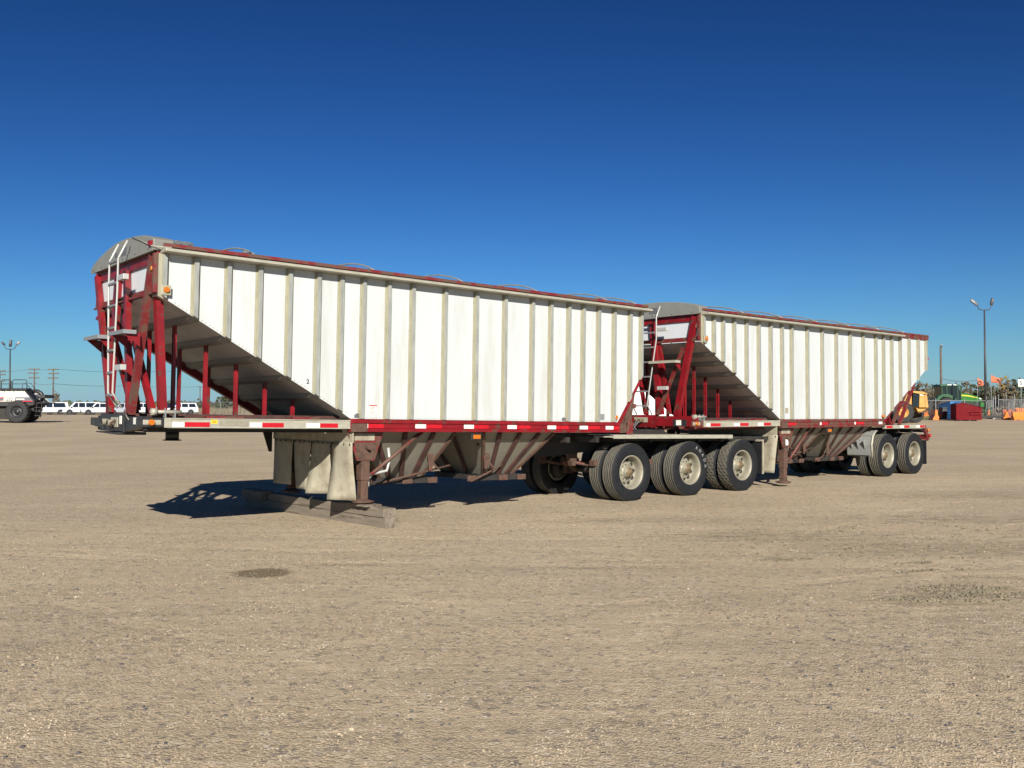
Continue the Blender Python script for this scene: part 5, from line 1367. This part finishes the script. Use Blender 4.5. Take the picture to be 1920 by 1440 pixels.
# dry field grass strip and gravel road beyond the left fence
b = MB(); rnd = random.Random(12)
for i in range(9000):
    Y = rnd.uniform(163, 205); x = X_at(rnd.uniform(330, 680), Y); z = gz(Y)
    if 181 < Y < 192: continue
    h = rnd.uniform(.3, 1.1); d = rnd.uniform(-.3, .3); b.add([(x - .09, Y, z), (x + .09, Y, z), (x + d, Y + .1, z + h)], [(0, 1, 2)])
tag(b.build('dry_grass', 'leafbrown', recalc=False), 'dry brown grass between the left fence and the road', 'grass', kind='stuff')
b = MB(); rnd = random.Random(13)
for i in range(5000):
    Y = rnd.uniform(94, 98.5); px = rnd.uniform(1722, 1765); x = X_at(px, Y); z = gz(Y); h = rnd.uniform(.05, .32) * (1 - abs(px - 1743) / 26); d = rnd.uniform(-.1, .1)
    if h > 0: b.add([(x - .03, Y, z), (x + .03, Y, z), (x + d, Y, z + h + .05)], [(0, 1, 2)])
tag(b.build('grass_patch', 'grass', recalc=False), 'low green grass patch behind the lone orange barrier', 'grass', kind='stuff')

# ================================================================== loose stones
def pebbles(name, n, r0, r1, ymin, ymax, mat_, seed, label, sel=None, power=1.0, flat=.6):
    rnd = random.Random(seed); bm0 = bmesh.new(); bmesh.ops.create_icosphere(bm0, subdivisions=1, radius=1)
    base = [v.co.copy() for v in bm0.verts]; fc = [tuple(v.index for v in f.verts) for f in bm0.faces]; bm0.free()
    # low-poly variants
    import itertools
    oct_v = [Vector(v) for v in ((1, 0, 0), (-1, 0, 0), (0, 1, 0), (0, -1, 0), (0, 0, 1), (0, 0, -1))]; oct_f = [(0, 2, 4), (2, 1, 4), (1, 3, 4), (3, 0, 4), (2, 0, 5), (1, 2, 5), (3, 1, 5), (0, 3, 5)]
    V = []; F = []
    c = 0
    while c < n:
        Y = ymin + (ymax - ymin) * rnd.random() ** power; px = rnd.uniform(-60, 1980); x = X_at(px, Y)
        if sel and not sel(x, Y, rnd): continue
        r = r0 + (r1 - r0) * rnd.random() ** 3; a = rnd.uniform(0, 6.28); ca, sa = cos(a), sin(a)
        sx_, sy_, sz_ = r * rnd.uniform(.7, 1.4), r * rnd.uniform(.7, 1.2), r * rnd.uniform(.45, .9) * flat / .6
        vv, ff = (oct_v, oct_f) if r < r0 + (r1 - r0) * .25 else (base, fc); o = len(V)
        for v in vv:
            k = rnd.uniform(.75, 1.15); X_, Y_, Z_ = v.x * sx_ * k, v.y * sy_ * k, v.z * sz_ * k
            V.append((x + X_ * ca - Y_ * sa, Y + X_ * sa + Y_ * ca, gz(Y) + sz_ * .35 + Z_))
        F += [tuple(i + o for i in f) for f in ff]; c += 1
    me = bpy.data.meshes.new(name); me.from_pydata(V, [], F); me.materials.append(M[mat_]); me.update()
    o = bpy.data.objects.new(name, me); COL.objects.link(o); return tag(o, label, 'stones', kind='stuff')
def patchy(th, sc): return lambda x, y, r: noise.noise(Vector((x * sc, y * sc, 3.3))) + r.uniform(-.35, .35) > th
pebbles('gravel', 36000, .003, .008, 3.7, 15, 'pebble', 21, 'loose pale gravel scattered over the yard', patchy(-.02, .55), 1.7)
pebbles('gravel', 700, .006, .016, 3.7, 20, 'pebble', 22, 'larger pale stones scattered over the yard', patchy(.0, .8), 1.6)
pebbles('dark_gravel', 1800, .004, .013, 3.7, 17, 'pebdark', 23, 'dark grey stones lying among the gravel', lambda x, y, r: noise.noise(Vector((x * .7, y * .7, 1))) + r.uniform(-.3, .3) > (.02 if x < 0 else .16), 1.6)
def clodsel(cx, cy, rx, ry): return lambda x, y, r: ((x - cx) / rx) ** 2 + ((y - cy) / ry) ** 2 < r.random() and noise.noise(Vector((x * 1.6, y * 5, 2))) > .02
def streaks(L_):
    def f(x, y, r):
        for cx, cy, rx, ry, sl in L_:
            yy = y - cy - sl * (x - cx)
            if ((x - cx) / rx) ** 2 + (yy / ry) ** 2 < r.random() and noise.noise(Vector((x * 3, y * 9, 2))) > -.1: return True
        return False
    return f
pebbles('mud_clods', 2300, .005, .024, 7.7, 10.6, 'clod', 24, 'churned dried mud clods at the right of the yard', streaks([(4.15, 8.55, .55, .42, .1), (3.60, 8.20, .5, .10, -.25), (4.30, 9.65, .5, .10, .3), (4.3, 10.15, .3, .08, .2), (3.0, 10.4, .4, .1, .1)]), 1.0, .55)
pebbles('mud_clods', 700, .008, .03, 10, 16, 'clod', 25, 'small mud clods in the old wheel ruts to the right', clodsel(4.8, 12.2, 3.2, 2.2), 1.0, .4)
